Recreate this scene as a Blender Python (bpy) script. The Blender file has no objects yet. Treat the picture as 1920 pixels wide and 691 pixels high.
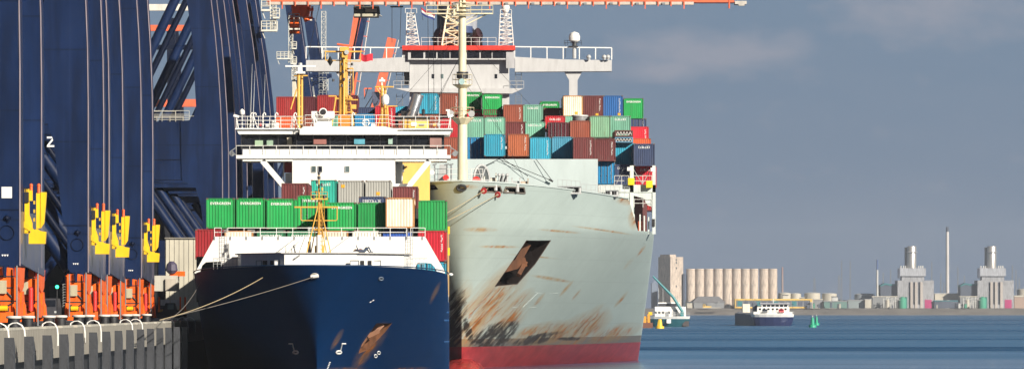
import bpy, bmesh, math, random
from mathutils import Vector, Matrix
from mathutils.bvhtree import BVHTree
random.seed(7)
R = math.radians
scene = bpy.context.scene
C = bpy.data.collections.new('harbour'); scene.collection.children.link(C)
# ---------------------------------------------------------------- survey of the place
F, VX, VY, H = 10600.0, 850.0, 579.0, 6.4     # lens constant, ships' axis, eye level, eye height above the water
def W(x, y, D): return Vector(((x-VX)*D/F, D, H+(VY-y)*D/F))
def XW(x, D): return (x-VX)*D/F
def ZW(y, D): return H+(VY-y)*D/F

# ---------------------------------------------------------------- materials
MATS = {}
def nn(nt, t, **k):
    n = nt.nodes.new(t)
    for a, v in k.items():
        if hasattr(n, a): setattr(n, a, v)
    return n
def noise(nt, vec, scale, detail=4, rough=.55):
    n = nn(nt, 'ShaderNodeTexNoise'); n.inputs['Scale'].default_value = scale
    n.inputs['Detail'].default_value = detail; n.inputs['Roughness'].default_value = rough
    nt.links.new(vec, n.inputs['Vector']); return n.outputs['Fac']
def mapping(nt, vec, loc=(0,0,0), rot=(0,0,0), sc=(1,1,1), kind='POINT'):
    m = nn(nt, 'ShaderNodeMapping', vector_type=kind)
    m.inputs['Location'].default_value = loc; m.inputs['Rotation'].default_value = rot; m.inputs['Scale'].default_value = sc
    nt.links.new(vec, m.inputs['Vector']); return m.outputs['Vector']
def ramp(nt, fac, a, b, ca=(0,0,0,1), cb=(1,1,1,1)):
    r = nn(nt, 'ShaderNodeValToRGB'); r.color_ramp.elements[0].position = a; r.color_ramp.elements[1].position = b
    r.color_ramp.elements[0].color = ca; r.color_ramp.elements[1].color = cb
    nt.links.new(fac, r.inputs['Fac']); return r.outputs['Color']
def mixc(nt, fac, a, b, mode='MIX'):
    m = nn(nt, 'ShaderNodeMix', data_type='RGBA', blend_type=mode)
    for s, v in ((0, fac), (6, a), (7, b)):
        if hasattr(v, 'is_output') or isinstance(v, bpy.types.NodeSocket): nt.links.new(v, m.inputs[s])
        else: m.inputs[s].default_value = v if s == 0 else (*v[:3], 1)
    return m.outputs[2]
def math_(nt, op, a, b=0.0, clamp=False):
    m = nn(nt, 'ShaderNodeMath', operation=op); m.use_clamp = clamp
    for i, v in enumerate((a, b)):
        if isinstance(v, bpy.types.NodeSocket): nt.links.new(v, m.inputs[i])
        else: m.inputs[i].default_value = v
    return m.outputs[0]
RUST = (.20, .065, .018)
def mat(name, col, rough=.5, metal=0.0, var=.14, vs=.6, rust=0.0, grime=0.0, bump=0.0, coat=0.0, emit=None, rnd=0.0, stretch=(1,1,.25), spec=.5, seam=0.0):
    if name in MATS: return MATS[name]
    m = bpy.data.materials.new(name); m.use_nodes = True; nt = m.node_tree
    b = nt.nodes['Principled BSDF']; b.inputs['Metallic'].default_value = metal
    b.inputs['Roughness'].default_value = rough; b.inputs['Coat Weight'].default_value = coat
    b.inputs['Specular IOR Level'].default_value = spec
    tc = nn(nt, 'ShaderNodeTexCoord'); v = tc.outputs['Object']
    if rnd:
        oi = nn(nt, 'ShaderNodeObjectInfo')
        cb = nn(nt, 'ShaderNodeCombineXYZ')
        r10 = math_(nt, 'MULTIPLY', oi.outputs['Random'], 40.0)
        nt.links.new(r10, cb.inputs[0]); nt.links.new(r10, cb.inputs[2])
        va = nn(nt, 'ShaderNodeVectorMath', operation='ADD'); nt.links.new(v, va.inputs[0]); nt.links.new(cb.outputs[0], va.inputs[1])
        v = va.outputs[0]
    vv = mapping(nt, v, sc=stretch)
    n1 = noise(nt, vv, vs*2.2, 5)
    lo = tuple(c*(1-var) for c in col); hi = tuple(min(.95, c*(1+var)) for c in col)
    c = mixc(nt, ramp(nt, n1, .32, .68), lo, hi)
    if rnd:
        k = math_(nt, 'MULTIPLY_ADD', oi.outputs['Random'], rnd); 
        k.node.inputs[2].default_value = 1-rnd*.55
        hsv = nn(nt, 'ShaderNodeHueSaturation'); nt.links.new(c, hsv.inputs['Color']); nt.links.new(k, hsv.inputs['Value']); c = hsv.outputs[0]
    if grime:
        g = noise(nt, mapping(nt, v, sc=(1.6,1.6,.35)), vs*1.7, 6, .65)
        f = math_(nt, 'MULTIPLY', ramp(nt, g, .5, .78), grime)
        c = mixc(nt, f, c, tuple(x*.45 for x in (.35,.32,.28)))
    if rust:
        g = noise(nt, mapping(nt, v, sc=(1.3,1.3,.4)), vs*3.1, 8, .7)
        f = ramp(nt, g, .72-.22*rust, .80-.16*rust)
        c = mixc(nt, f, c, RUST)
    if seam:
        sp = nn(nt, 'ShaderNodeSeparateXYZ'); nt.links.new(tc.outputs['Object'], sp.inputs[0])
        sm_ = ramp(nt, math_(nt, 'FRACT', math_(nt, 'MULTIPLY', sp.outputs[2], 1/seam)), .975, .99); c = mixc(nt, math_(nt, 'MULTIPLY', sm_, .6), c, tuple(x*.35 for x in col))
        run = noise(nt, mapping(nt, v, sc=(2.2,2.2,.05)), 1.0, 5, .6); c = mixc(nt, math_(nt, 'MULTIPLY', ramp(nt, run, .52, .8), .35), c, tuple(x*2.0+.012 for x in col))
        pt_ = noise(nt, mapping(nt, v, sc=(.8,.8,.13)), 1.0, 3, .5); c = mixc(nt, math_(nt, 'MULTIPLY', ramp(nt, pt_, .47, .62), .65), c, tuple(x*.5 for x in col))  # upright dark patches; on crane paint they imitate uneven reflections
    nt.links.new(c, b.inputs['Base Color'])
    rr = math_(nt, 'MULTIPLY_ADD', n1, .25); rr.node.inputs[2].default_value = max(.03, rough-.12)
    nt.links.new(rr, b.inputs['Roughness'])
    if bump:
        bp = nn(nt, 'ShaderNodeBump'); bp.inputs['Strength'].default_value = bump; bp.inputs['Distance'].default_value = .05
        nt.links.new(noise(nt, v, vs*6, 5), bp.inputs['Height']); nt.links.new(bp.outputs[0], b.inputs['Normal'])
    if emit:
        b.inputs['Emission Color'].default_value = (*emit[0], 1); b.inputs['Emission Strength'].default_value = emit[1]
    MATS[name] = m; return m

WHITE = mat('white_paint', (.80,.79,.75), .42, grime=.10, rust=.10, var=.05)
WHITE2 = mat('white_rail_paint', (.78,.77,.73), .5, var=.06)
OFFW = mat('bridge_shade_grey_paint', (.50,.50,.50), .5, grime=.2, var=.06)  # off-white greyed to stand in for the boom shadow on the bridge
PALEH = mat('pale_grey_green_paint', (.47,.54,.53), .5, grime=.12, rust=.10, var=.05)
CREAM = mat('cream_mast_paint', (.74,.66,.46), .45, grime=.18, rust=.12)
YELM = mat('mast_yellow_paint', (.72,.40,.07), .5, grime=.12, rust=.1)
YELW = mat('yellow_casing_paint', (.80,.52,.13), .5, var=.06, grime=.08)
YEL = mat('bright_yellow_paint', (.85,.52,.01), .4, grime=.10)
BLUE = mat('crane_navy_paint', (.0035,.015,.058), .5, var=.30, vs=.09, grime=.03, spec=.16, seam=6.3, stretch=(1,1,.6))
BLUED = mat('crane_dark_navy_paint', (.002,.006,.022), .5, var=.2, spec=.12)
SHEEN = mat('sheen_navy_sill_paint', (.040,.048,.09), .34, var=.5, vs=.5, grime=.4, rust=.12, stretch=(1,1,.15))  # lighter navy painting in the sheen on the sill, with grime and rust
EDGE = mat("edge_glint_grey", (.27,.23,.26), .35, var=.25)  # pale paint imitating light glints along the leg corners
ORANGE = mat('crane_orange_paint', (.86,.12,.008), .45, var=.25, vs=1.6, grime=.25, rust=.12, spec=.3)
ORANGE2 = mat('boom_red_orange_paint', (.72,.13,.05), .5, var=.12, grime=.15)
RED = mat('signal_red', (.62,.03,.025), .45)
DARK = mat('dark_steel', (.025,.025,.028), .5, var=.3)
BLACK = mat('black_paint', (.004,.004,.006), .6, var=.3)
GREY = mat('grey_steel', (.22,.23,.24), .45, grime=.2, rust=.15)
LGREY = mat('light_grey_steel', (.45,.46,.46), .4, grime=.2)
SILVER = mat('brushed_exhaust_steel', (.62,.61,.60), .28, metal=.9, var=.1)
GLASS = mat('dark_window_glass', (.010,.012,.018), .12, var=.5, coat=.3)
GLASSG = mat('grey_window_glass', (.10,.14,.14), .08, var=.3)
CONC = mat('quay_concrete', (.27,.25,.21), .85, var=.2, vs=.8, grime=.3, bump=.4)
TIMBER = mat('fender_timber', (.035,.038,.045), .7, var=.35, vs=1.2, bump=.5)
GREENB = mat('buoy_green', (.005,.30,.17), .5)
YELB = mat('buoy_yellow', (.80,.50,.02), .5)
ROPE = mat('mooring_rope', (.42,.34,.20), .8, var=.2, vs=4)
ROPED = mat('dark_mooring_rope', (.16,.14,.12), .8, var=.2, vs=4)
DENIM = mat('denim', (.05,.07,.11), .9); SHIRT = mat('dark_red_shirt', (.20,.03,.03), .9); SKIN = mat('skin', (.45,.25,.16), .6); HAIR = mat('hair', (.02,.015,.01), .7)

# ---------------------------------------------------------------- mesh builder
class MB:
    def __init__(s): s.v = []; s.f = []; s.sm = []
    def add(s, vs, fs, smooth=False):
        o = len(s.v); s.v += [Vector(p) for p in vs]; s.f += [tuple(i+o for i in f) for f in fs]; s.sm += [smooth]*len(fs); return s
    def box(s, x0, x1, y0, y1, z0, z1):
        if x0 > x1: x0, x1 = x1, x0
        if y0 > y1: y0, y1 = y1, y0
        if z0 > z1: z0, z1 = z1, z0
        return s.add([(x0,y0,z0),(x1,y0,z0),(x1,y1,z0),(x0,y1,z0),(x0,y0,z1),(x1,y0,z1),(x1,y1,z1),(x0,y1,z1)],
                     [(0,3,2,1),(4,5,6,7),(0,1,5,4),(1,2,6,5),(2,3,7,6),(3,0,4,7)])
    def px(s, x0, x1, y0, y1, D, dep):            # a box surveyed at distance D, `dep` deep
        return s.box(XW(x0,D), XW(x1,D), D, D+dep, ZW(y1,D), ZW(y0,D))
    def tube(s, a, b, r, n=8, r2=None, cap=True):
        a = Vector(a); b = Vector(b); d = b-a
        if d.length < 1e-6: return s
        r2 = r if r2 is None else r2
        q = d.to_track_quat('Z', 'Y'); vs = []
        for k in range(n):
            c = q @ Vector((math.cos(2*math.pi*k/n), math.sin(2*math.pi*k/n), 0)); vs += [a+c*r, b+c*r2]
        fs = [(2*k, (2*k+2) % (2*n), (2*k+3) % (2*n), 2*k+1) for k in range(n)]
        s.add(vs, fs, n > 6)
        if cap:
            s.add(vs, [tuple(2*k for k in range(n))[::-1], tuple(2*k+1 for k in range(n))])
        return s
    def path(s, pts, r, n=6):
        for a, b in zip(pts, pts[1:]): s.tube(a, b, r, n)
        return s
    def bar(s, a, b, w, h=None):                   # square bar
        h = h or w; a = Vector(a); b = Vector(b); d = (b-a)
        q = d.to_track_quat('Z', 'Y') if abs(d.normalized().z) < .999 else Matrix.Identity(3).to_quaternion()
        if abs(d.normalized().z) < .999:
            zax = d.normalized(); side = Vector((0,1,0)) if abs(zax.y) < .9 else Vector((1,0,0))
            u = (side - zax*side.dot(zax)).normalized(); w_ = zax.cross(u)
        else: u = Vector((0,1,0)); w_ = Vector((1,0,0))
        vs = []
        for p in (a, b):
            for i, j in ((-1,-1),(1,-1),(1,1),(-1,1)): vs.append(p+u*(i*h/2)+w_*(j*w/2))
        return s.add(vs, [(0,1,2,3),(7,6,5,4),(0,4,5,1),(1,5,6,2),(2,6,7,3),(3,7,4,0)])
    def prism(s, pts, y0, y1):                     # XZ outline pushed along Y
        n = len(pts)
        return s.add([(x,y0,z) for x,z in pts]+[(x,y1,z) for x,z in pts],
                     [tuple(range(n)), tuple(range(2*n-1, n-1, -1))]+[(i,(i+1)%n+0,(i+1)%n+n,i+n)[::-1] for i in range(n)])
    def plan(s, pts, z0, z1):                      # XY outline pushed along Z
        n = len(pts)
        return s.add([(x,y,z0) for x,y in pts]+[(x,y,z1) for x,y in pts],
                     [tuple(range(n))[::-1], tuple(range(n, 2*n))]+[(i,(i+1)%n,(i+1)%n+n,i+n) for i in range(n)])
    def side(s, pts, x0, x1):                      # YZ outline pushed along X
        n = len(pts)
        return s.add([(x0,y,z) for y,z in pts]+[(x1,y,z) for y,z in pts],
                     [tuple(range(n))[::-1], tuple(range(n, 2*n))]+[(i,(i+1)%n,(i+1)%n+n,i+n) for i in range(n)])
    def lathe(s, prof, c=(0,0,0), n=16, smooth=True):
        c = Vector(c); vs = []; m = len(prof)
        for k in range(n):
            a = 2*math.pi*k/n
            vs += [c+Vector((r*math.cos(a), r*math.sin(a), z)) for r, z in prof]
        fs = [(k*m+i, ((k+1)%n)*m+i, ((k+1)%n)*m+i+1, k*m+i+1) for k in range(n) for i in range(m-1)]
        s.add(vs, fs, smooth)
        s.add(vs, [tuple(k*m for k in range(n))[::-1], tuple(k*m+m-1 for k in range(n))])
        return s
    def ball(s, c, r, n=12, sz=1.0):
        prof = [(max(1e-3, r*math.sin(math.pi*i/8)), -r*sz*math.cos(math.pi*i/8)) for i in range(9)]
        return s.lathe(prof, c, n)
    def rail(s, pts, h=1.1, sp=1.5, r=.03, levels=(1,.5), n=5, pr=None):
        for a, b in zip(pts, pts[1:]):
            a = Vector(a); b = Vector(b); L = (b-a).length; k = max(1, round(L/sp))
            for l in levels: s.tube(a+Vector((0,0,h*l)), b+Vector((0,0,h*l)), r, n)
            for i in range(k+1):
                p = a.lerp(b, i/k); s.tube(p, p+Vector((0,0,h)), pr or r, n)
        return s
    def ladder(s, a, b, w=.45, r=.025, side=(1,0,0)):
        a = Vector(a); b = Vector(b); sd = Vector(side)*w/2
        s.tube(a-sd, b-sd, r, 4); s.tube(a+sd, b+sd, r, 4)
        k = int((b-a).length/.32)
        for i in range(1, k): p = a.lerp(b, i/k); s.tube(p-sd, p+sd, r*.8, 4)
        return s
    def truss(s, a, b, w, n, r, w2=None):          # square lattice column
        a = Vector(a); b = Vector(b); w2 = w if w2 is None else w2
        def ring(t):
            p = a.lerp(b, t); q = (w+(w2-w)*t)/2
            return [p+Vector((i*q,j*q,0)) for i,j in ((-1,-1),(1,-1),(1,1),(-1,1))]
        pr = ring(0)
        for i in range(1, n+1):
            cr = ring(i/n)
            for k in range(4):
                s.tube(pr[k], cr[k], r, 5); s.tube(cr[k], cr[(k+1)%4], r*.7, 4)
                s.tube(pr[k] if i % 2 else pr[(k+1)%4], cr[(k+1)%4] if i % 2 else cr[k], r*.7, 4)
            pr = cr
        return s
    def mesh(s, name, off=Vector((0,0,0))):
        me = bpy.data.meshes.new(name); me.from_pydata([p-off for p in s.v], [], s.f)
        me.polygons.foreach_set('use_smooth', s.sm)
        me.update()
        bm = bmesh.new(); bm.from_mesh(me); bmesh.ops.recalc_face_normals(bm, faces=bm.faces); bm.to_mesh(me); bm.free()
        if any(s.sm): me.set_sharp_from_angle(angle=R(40))
        return me
    def part(s, name, m, parent, label=None):
        off = Vector((0,0,0)); p = parent
        while p: off += p.location; p = p.parent
        o = bpy.data.objects.new(name, s.mesh(name, off)); o.data.materials.append(m); C.objects.link(o); o.parent = parent
        if label: o['label'] = label
        return o
    def thing(s, name, m, label, cat, group=None, kind=None):
        xs = [p.x for p in s.v]; ys = [p.y for p in s.v]; zs = [p.z for p in s.v]
        off = Vector(((min(xs)+max(xs))/2, (min(ys)+max(ys))/2, min(zs)))
        o = bpy.data.objects.new(name, s.mesh(name, off)); o.location = off; o.data.materials.append(m); C.objects.link(o)
        tag(o, label, cat, group, kind); return o
def tag(o, label=None, cat=None, group=None, kind=None):
    for k, v in (('label',label),('category',cat),('group',group),('kind',kind)):
        if v: o[k] = v
    return o
def thing(name, label, cat, loc=(0,0,0), group=None):
    o = bpy.data.objects.new(name, None); o.empty_display_size = .5; o.location = loc; C.objects.link(o)
    return tag(o, label, cat, group)
def copy_tree(o, parent=None):
    c = o.copy(); C.objects.link(c)
    if parent: c.parent = parent
    for ch in list(o.children): copy_tree(ch, c)
    return c
def setmat(o, m):
    o.material_slots[0].link = 'OBJECT'; o.material_slots[0].material = m
def text_mesh(txt, size, ext=.006, spacing=1.0, align='CENTER', line=1.0):
    cu = bpy.data.curves.new('t', 'FONT'); cu.body = txt; cu.size = size; cu.extrude = ext; cu.align_x = align; cu.space_character = spacing; cu.space_line = line
    cu.offset = size*.018; cu.resolution_u = 2
    ob = bpy.data.objects.new('t', cu); me = bpy.data.meshes.new_from_object(ob)
    for v in me.vertices: x, y, z = v.co; v.co = (x, -z, y)
    bpy.data.objects.remove(ob); return me
def mesh_obj(name, me, m, parent, loc=(0,0,0)):
    o = bpy.data.objects.new(name, me); me.materials.clear(); me.materials.append(m); C.objects.link(o); o.parent = parent; o.location = loc; return o
# ---------------------------------------------------------------- camera, light, sky
cd = bpy.data.cameras.new('camera'); cam = bpy.data.objects.new('camera', cd); scene.collection.objects.link(cam)
cam.location = (0,0,H); cam.rotation_euler = (R(90),0,0); cd.sensor_width = 36; cd.lens = F/1920*36
cd.shift_x = (960-VX)/1920; cd.shift_y = (VY-345.5)/1920; cd.clip_start = 1; cd.clip_end = 30000
scene.camera = cam
SUN_AZ, SUN_EL = 38, 24            # degrees to the right of straight behind the camera; height
sd = bpy.data.lights.new('sun', 'SUN'); so = bpy.data.objects.new('sun', sd); scene.collection.objects.link(so)
sd.energy = 5.0; sd.angle = R(.5); sd.color = (1, .92, .80)
tosun = Vector((math.sin(R(SUN_AZ))*math.cos(R(SUN_EL)), -math.cos(R(SUN_AZ))*math.cos(R(SUN_EL)), math.sin(R(SUN_EL))))
so.rotation_euler = tosun.to_track_quat('Z', 'Y').to_euler()
w = bpy.data.worlds.new('World'); scene.world = w; w.use_nodes = True; nt = w.node_tree
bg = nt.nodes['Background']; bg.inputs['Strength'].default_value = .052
sky = nn(nt, 'ShaderNodeTexSky'); sky.sky_type = 'NISHITA'; sky.sun_disc = False; sky.sun_elevation = R(SUN_EL); sky.sun_rotation = R(180-SUN_AZ)
sky.air_density = 1.0; sky.dust_density = 1.5; sky.ozone_density = 2.0
tc = nn(nt, 'ShaderNodeTexCoord'); g = tc.outputs['Generated']
sep = nn(nt, 'ShaderNodeSeparateXYZ'); nt.links.new(g, sep.inputs[0])
K = 1/.075
low = ramp(nt, sep.outputs[2], .0, .10, (.166*K,.230*K,.338*K,1), (.186*K,.285*K,.405*K,1))   # thin grey-blue cloud sheet near the horizon
lw = nn(nt, 'ShaderNodeMapRange'); lw.inputs[1].default_value = .06; lw.inputs[2].default_value = .22; lw.inputs[3].default_value = .90; lw.inputs[4].default_value = .0
nt.links.new(sep.outputs[2], lw.inputs[0])
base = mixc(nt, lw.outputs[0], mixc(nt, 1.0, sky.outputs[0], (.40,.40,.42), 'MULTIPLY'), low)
# broken cumulus: two banks in view, thinner ones all round the sky
nz = noise(nt, mapping(nt, g, sc=(1,1,1.9)), 95, 6, .55)
nz2 = noise(nt, mapping(nt, g, sc=(1,1,3.0)), 30, 6, .55)
def bank(px, py, rx, ry):
    d = Vector(((px-VX)/F, 1, (VY-py)/F)).normalized()
    m = mapping(nt, g, loc=d, sc=(rx/F, 1, ry/F), kind='TEXTURE')
    gr = nn(nt, 'ShaderNodeTexGradient', gradient_type='SPHERICAL'); nt.links.new(m, gr.inputs[0]); return gr.outputs['Fac']
bk = math_(nt, 'MAXIMUM', bank(1340,100,260,75), math_(nt, 'MAXIMUM', bank(1740,30,270,90), bank(1240,130,170,40)))
cl = math_(nt, 'MULTIPLY', math_(nt, 'ADD', bk, math_(nt, 'MULTIPLY_ADD', nz, 1.5)), 1.0); cl.node.inputs[0].links[0].from_node.inputs[1].links[0].from_node.inputs[2].default_value = -.75
cf = ramp(nt, cl, .15, .85)
base = mixc(nt, math_(nt, 'MULTIPLY', cf, .48), base, tuple(K*c for c in (.40,.385,.43)))
base = mixc(nt, math_(nt, 'MULTIPLY', ramp(nt, nz2, .45, .75), .10), base, tuple(K*c for c in (.34,.35,.40)))
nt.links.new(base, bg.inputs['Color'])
vs = scene.view_settings; vs.view_transform = 'Standard'; vs.look = 'None'; vs.exposure = .55; vs.gamma = 1
cy = scene.cycles; cy.max_bounces = 6; cy.diffuse_bounces = 2; cy.glossy_bounces = 3; cy.transmission_bounces = 2; cy.volume_bounces = 0
cy.caustics_reflective = False; cy.caustics_refractive = False; cy.use_denoising = True

# ---------------------------------------------------------------- water, far ground, air
def water_mat():
    m = bpy.data.materials.new('harbour_water'); m.use_nodes = True; nt = m.node_tree; b = nt.nodes['Principled BSDF']
    b.inputs['IOR'].default_value = 1.33
    v = nn(nt, 'ShaderNodeNewGeometry').outputs['Position']
    big = noise(nt, mapping(nt, v, sc=(.0022,.011,1)), 1.0, 5, .55)     # wind lanes
    mid = noise(nt, mapping(nt, v, sc=(.02,.06,1)), 1.0, 4, .6)
    lane = math_(nt, 'MULTIPLY_ADD', mid, .35, ); nt.links.new(big, lane.node.inputs[2]) 
    sy = nn(nt, 'ShaderNodeSeparateXYZ'); nt.links.new(v, sy.inputs[0])
    near = ramp(nt, math_(nt, 'MULTIPLY', sy.outputs[1], 1/1000), 0, 1)
    near.node.inputs['Fac'].links[0].from_node.inputs[1].default_value = 1/4000
    wob = noise(nt, mapping(nt, v, sc=(.006,.0025,1)), 1.0, 6, .65)
    yy = math_(nt, 'MULTIPLY_ADD', wob, .05); nt.links.new(near.node.inputs['Fac'].links[0].from_socket, yy.node.inputs[2]); nt.links.new(yy, near.node.inputs['Fac'])
    cr_ = near.node.color_ramp; cr_.elements[0].position = .0; cr_.elements[0].color = (.95,.95,.95,1); cr_.elements[1].position = 1.0; cr_.elements[1].color = (.22,.22,.22,1)
    for d_, v_ in ((655,.92),(720,.62),(775,.50),(805,.66),(838,.46),(866,.06),(880,.0),(925,.02),(985,.34),(1030,.50),(1120,.42),(1210,.12),(1330,.40),(1480,.28),(1650,.10),(1900,.34),(2300,.18),(2800,.32),(3200,.12)): e = cr_.elements.new(d_/4000+.025); e.color = (v_,)*3+(1,)
    lf = math_(nt, 'ADD', near, math_(nt, 'MULTIPLY_ADD', lane, 1.3), True); lf.node.inputs[1].links[0].from_node.inputs[2].default_value = -.83
    c = mixc(nt, ramp(nt, lf, 0, .5), (.009,.058,.145), (.020,.15,.32))
    df = nn(nt, 'ShaderNodeBsdfDiffuse'); gl = nn(nt, 'ShaderNodeBsdfGlossy'); mx = nn(nt, 'ShaderNodeMixShader'); nt.links.new(c, df.inputs[0])
    gl.inputs['Color'].default_value = (.85,.93,1,1); rr = math_(nt, 'MULTIPLY_ADD', lf, -.16); rr.node.inputs[2].default_value = .30; nt.links.new(rr, gl.inputs['Roughness'])
    ff = math_(nt, 'MULTIPLY_ADD', lf, .80); ff.node.inputs[2].default_value = .10; nt.links.new(ff, mx.inputs[0])
    nt.links.new(df.outputs[0], mx.inputs[1]); nt.links.new(gl.outputs[0], mx.inputs[2]); nt.links.new(mx.outputs[0], nt.nodes['Material Output'].inputs['Surface']); nt.nodes.remove(b)
    w1 = noise(nt, mapping(nt, v, sc=(.5,1,1)), .9, 5, .6); w2 = noise(nt, v, .16, 3, .5)
    hh = math_(nt, 'MULTIPLY_ADD', w2, 3.0); nt.links.new(w1, hh.node.inputs[2])
    bp = nn(nt, 'ShaderNodeBump'); bp.inputs['Distance'].default_value = .22
    st = math_(nt, 'MULTIPLY_ADD', lf, -.55); st.node.inputs[2].default_value = .75; nt.links.new(st, bp.inputs['Strength'])
    nt.links.new(hh, bp.inputs['Height']); nt.links.new(bp.outputs[0], gl.inputs['Normal']); return m
o = MB().add([(-2400,-300,0),(3000,-300,0),(3000,6300,0),(-2400,6300,0)], [(0,1,2,3)]).thing('water', water_mat(), None, None, kind='structure')
SAND = mat('shore_stone', (.16,.145,.13), .9, var=.25, vs=.02, stretch=(1,1,1)); LAND = mat('shore_ground', (.15,.15,.11), .95, vs=.01, stretch=(1,1,1))
sh = MB(); FD = 6167.; GZ = 7.4
sh.add([(-2400,FD,-.5),(3000,FD,-.5),(3000,FD+22,4.0),(-2400,FD+22,4.0),(3000,FD+50,GZ),(-2400,FD+50,GZ)], [(0,1,2,3),(3,2,4,5)])
sh.thing('shore_embankment', SAND, None, None, kind='structure')
MB().add([(-2400,FD+49.9,GZ),(3000,FD+49.9,GZ),(3000,9300,GZ),(-2400,9300,GZ)], [(0,1,2,3)]).thing('ground', LAND, None, None, kind='structure')
hm = bpy.data.materials.new('air_haze'); hm.use_nodes = True; nt = hm.node_tree; nt.nodes.remove(nt.nodes['Principled BSDF'])
pv = nn(nt, 'ShaderNodeVolumePrincipled'); pv.inputs['Density'].default_value = 4.4e-5; pv.inputs['Color'].default_value = (.74,.80,.90,1); pv.inputs['Anisotropy'].default_value = 0.0
nt.links.new(pv.outputs[0], nt.nodes['Material Output'].inputs['Volume'])
hz = MB().box(-2420,3020,-320,9320,-1.5,140).thing('haze', hm, None, None, kind='stuff')

# ---------------------------------------------------------------- shipping containers
def corr(mb, p0, p1, z0, z1, nrm, n, depth=.045):
    """corrugated sheet from p0 to p1 (plan points), ribs standing upright, facing nrm"""
    p0 = Vector((*p0,0)); p1 = Vector((*p1,0)); nr = Vector((*nrm,0)); pts = []
    for i in range(n):
        for t, d in ((.0,0),(.18,0),(.34,1),(.66,1),(.82,0)): 
            pts.append(p0.lerp(p1, (i+t)/n) - nr*depth*d)
    pts.append(p1); vs = []
    for p in pts: vs += [(p.x,p.y,z0),(p.x,p.y,z1)]
    mb.add(vs, [(2*i,2*i+2,2*i+3,2*i+1) for i in range(len(pts)-1)])
CW, CH, CL = 2.438, 2.591, 12.19
def container_meshes():
    hw = CW/2; b = MB(); zi, zt = .14, CH-.10
    corr(b, (-hw+.09,.035), (hw-.09,.035), zi, zt, (0,-1), 9)
    corr(b, (hw-.02,.14), (hw-.02,CL-.14), zi, zt, (1,0), 40); corr(b, (-hw+.02,CL-.14), (-hw+.02,.14), zi, zt, (-1,0), 40)
    b.box(-hw+.05,hw-.05,.05,CL-.05,CH-.06,CH-.03).box(-hw+.05,hw-.05,.05,CL-.05,.05,.12)
    b.add([(-hw+.09,CL-.04,zi),(hw-.09,CL-.04,zi),(hw-.09,CL-.04,zt),(-hw+.09,CL-.04,zt)], [(3,2,1,0)])
    f = MB()
    for sx in (-1,1):
        for y in (0, CL-.1): f.box(sx*(hw-.10), sx*hw, y, y+.1, .11, CH-.11)
        f.box(sx*(hw-.06), sx*hw, .1, CL-.1, 0.02, .15); f.box(sx*(hw-.06), sx*hw, .1, CL-.1, CH-.10, CH-.01)
    for y in (0, CL-.1): f.box(-hw+.1,hw-.1,y+.005,y+.095,.02,.15); f.box(-hw+.1,hw-.1,y+.005,y+.095,CH-.11,CH-.01)
    cc = MB().box(-.09,.09,-.006,.17,-.06,.06)
    return b.mesh('container_body'), f.mesh('container_frame'), cc.mesh('corner_casting')
CB, CF, CC = container_meshes()
LTR = mat('white_lettering', (.85,.85,.82), .6, var=.02)
EVG = text_mesh('EVERGREEN', .30, .004, 1.12)
def vmarks(n, seed):
    r = random.Random(seed); mb = MB(); z = 0
    for i in range(n):
        h = r.choice((.12,.13,.15)); g = .06 if r.random() > .15 else .16
        k = r.random()
        mb.box(-.07,.07,-.004,.004,z-.03,z)
        if k < .5: mb.box(-.07,-.03,-.004,.004,z-h,z-.03)
        else: mb.box(.03,.07,-.004,.004,z-h,z-.03)
        if k > .3: mb.box(-.03,.03,-.004,.004,z-h,z-h+.03)
        z -= h+g
    return mb.mesh('lettering')
VM = [vmarks(8, 1), vmarks(7, 5), vmarks(9, 9)]
def hmarks(n, seed):
    r = random.Random(seed); mb = MB(); x = -n*.19/2
    for i in range(n):
        mb.box(x,x+.13,-.004,.004,.0,.04); k = r.random()
        if k < .6: mb.box(x,x+.04,-.004,.004,.04,.22)
        if k > .3: mb.box(x+.09,x+.13,-.004,.004,.04,.22)
        if k > .2: mb.box(x,x+.13,-.004,.004,.22,.25)
        x += .19
    return mb.mesh('lettering')
HM = [hmarks(9, 3), hmarks(7, 4)]
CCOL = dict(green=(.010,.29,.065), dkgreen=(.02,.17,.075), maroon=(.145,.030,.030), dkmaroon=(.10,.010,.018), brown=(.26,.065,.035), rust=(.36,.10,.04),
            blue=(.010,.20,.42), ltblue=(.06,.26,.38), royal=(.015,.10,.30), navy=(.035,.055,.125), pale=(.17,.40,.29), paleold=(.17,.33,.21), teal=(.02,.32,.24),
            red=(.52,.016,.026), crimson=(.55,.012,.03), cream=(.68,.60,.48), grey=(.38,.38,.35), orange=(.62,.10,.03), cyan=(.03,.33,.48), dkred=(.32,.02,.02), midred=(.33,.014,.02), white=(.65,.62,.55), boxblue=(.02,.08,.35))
CM = {}
for k, c in CCOL.items():
    rs = {'paleold':.5, 'cream':.30, 'rust':.25, 'maroon':.22, 'brown':.2}.get(k, .16)
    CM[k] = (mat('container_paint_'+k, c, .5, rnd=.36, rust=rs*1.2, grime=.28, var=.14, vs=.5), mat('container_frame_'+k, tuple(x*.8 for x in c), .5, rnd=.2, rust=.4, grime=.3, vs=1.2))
CM['cream'] = (CM['cream'][0], mat('rusty_container_frame', (.45,.20,.06), .6, rust=.4, var=.3))
CAST = mat('container_casting', (.12,.08,.06), .6, rust=.3)
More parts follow.
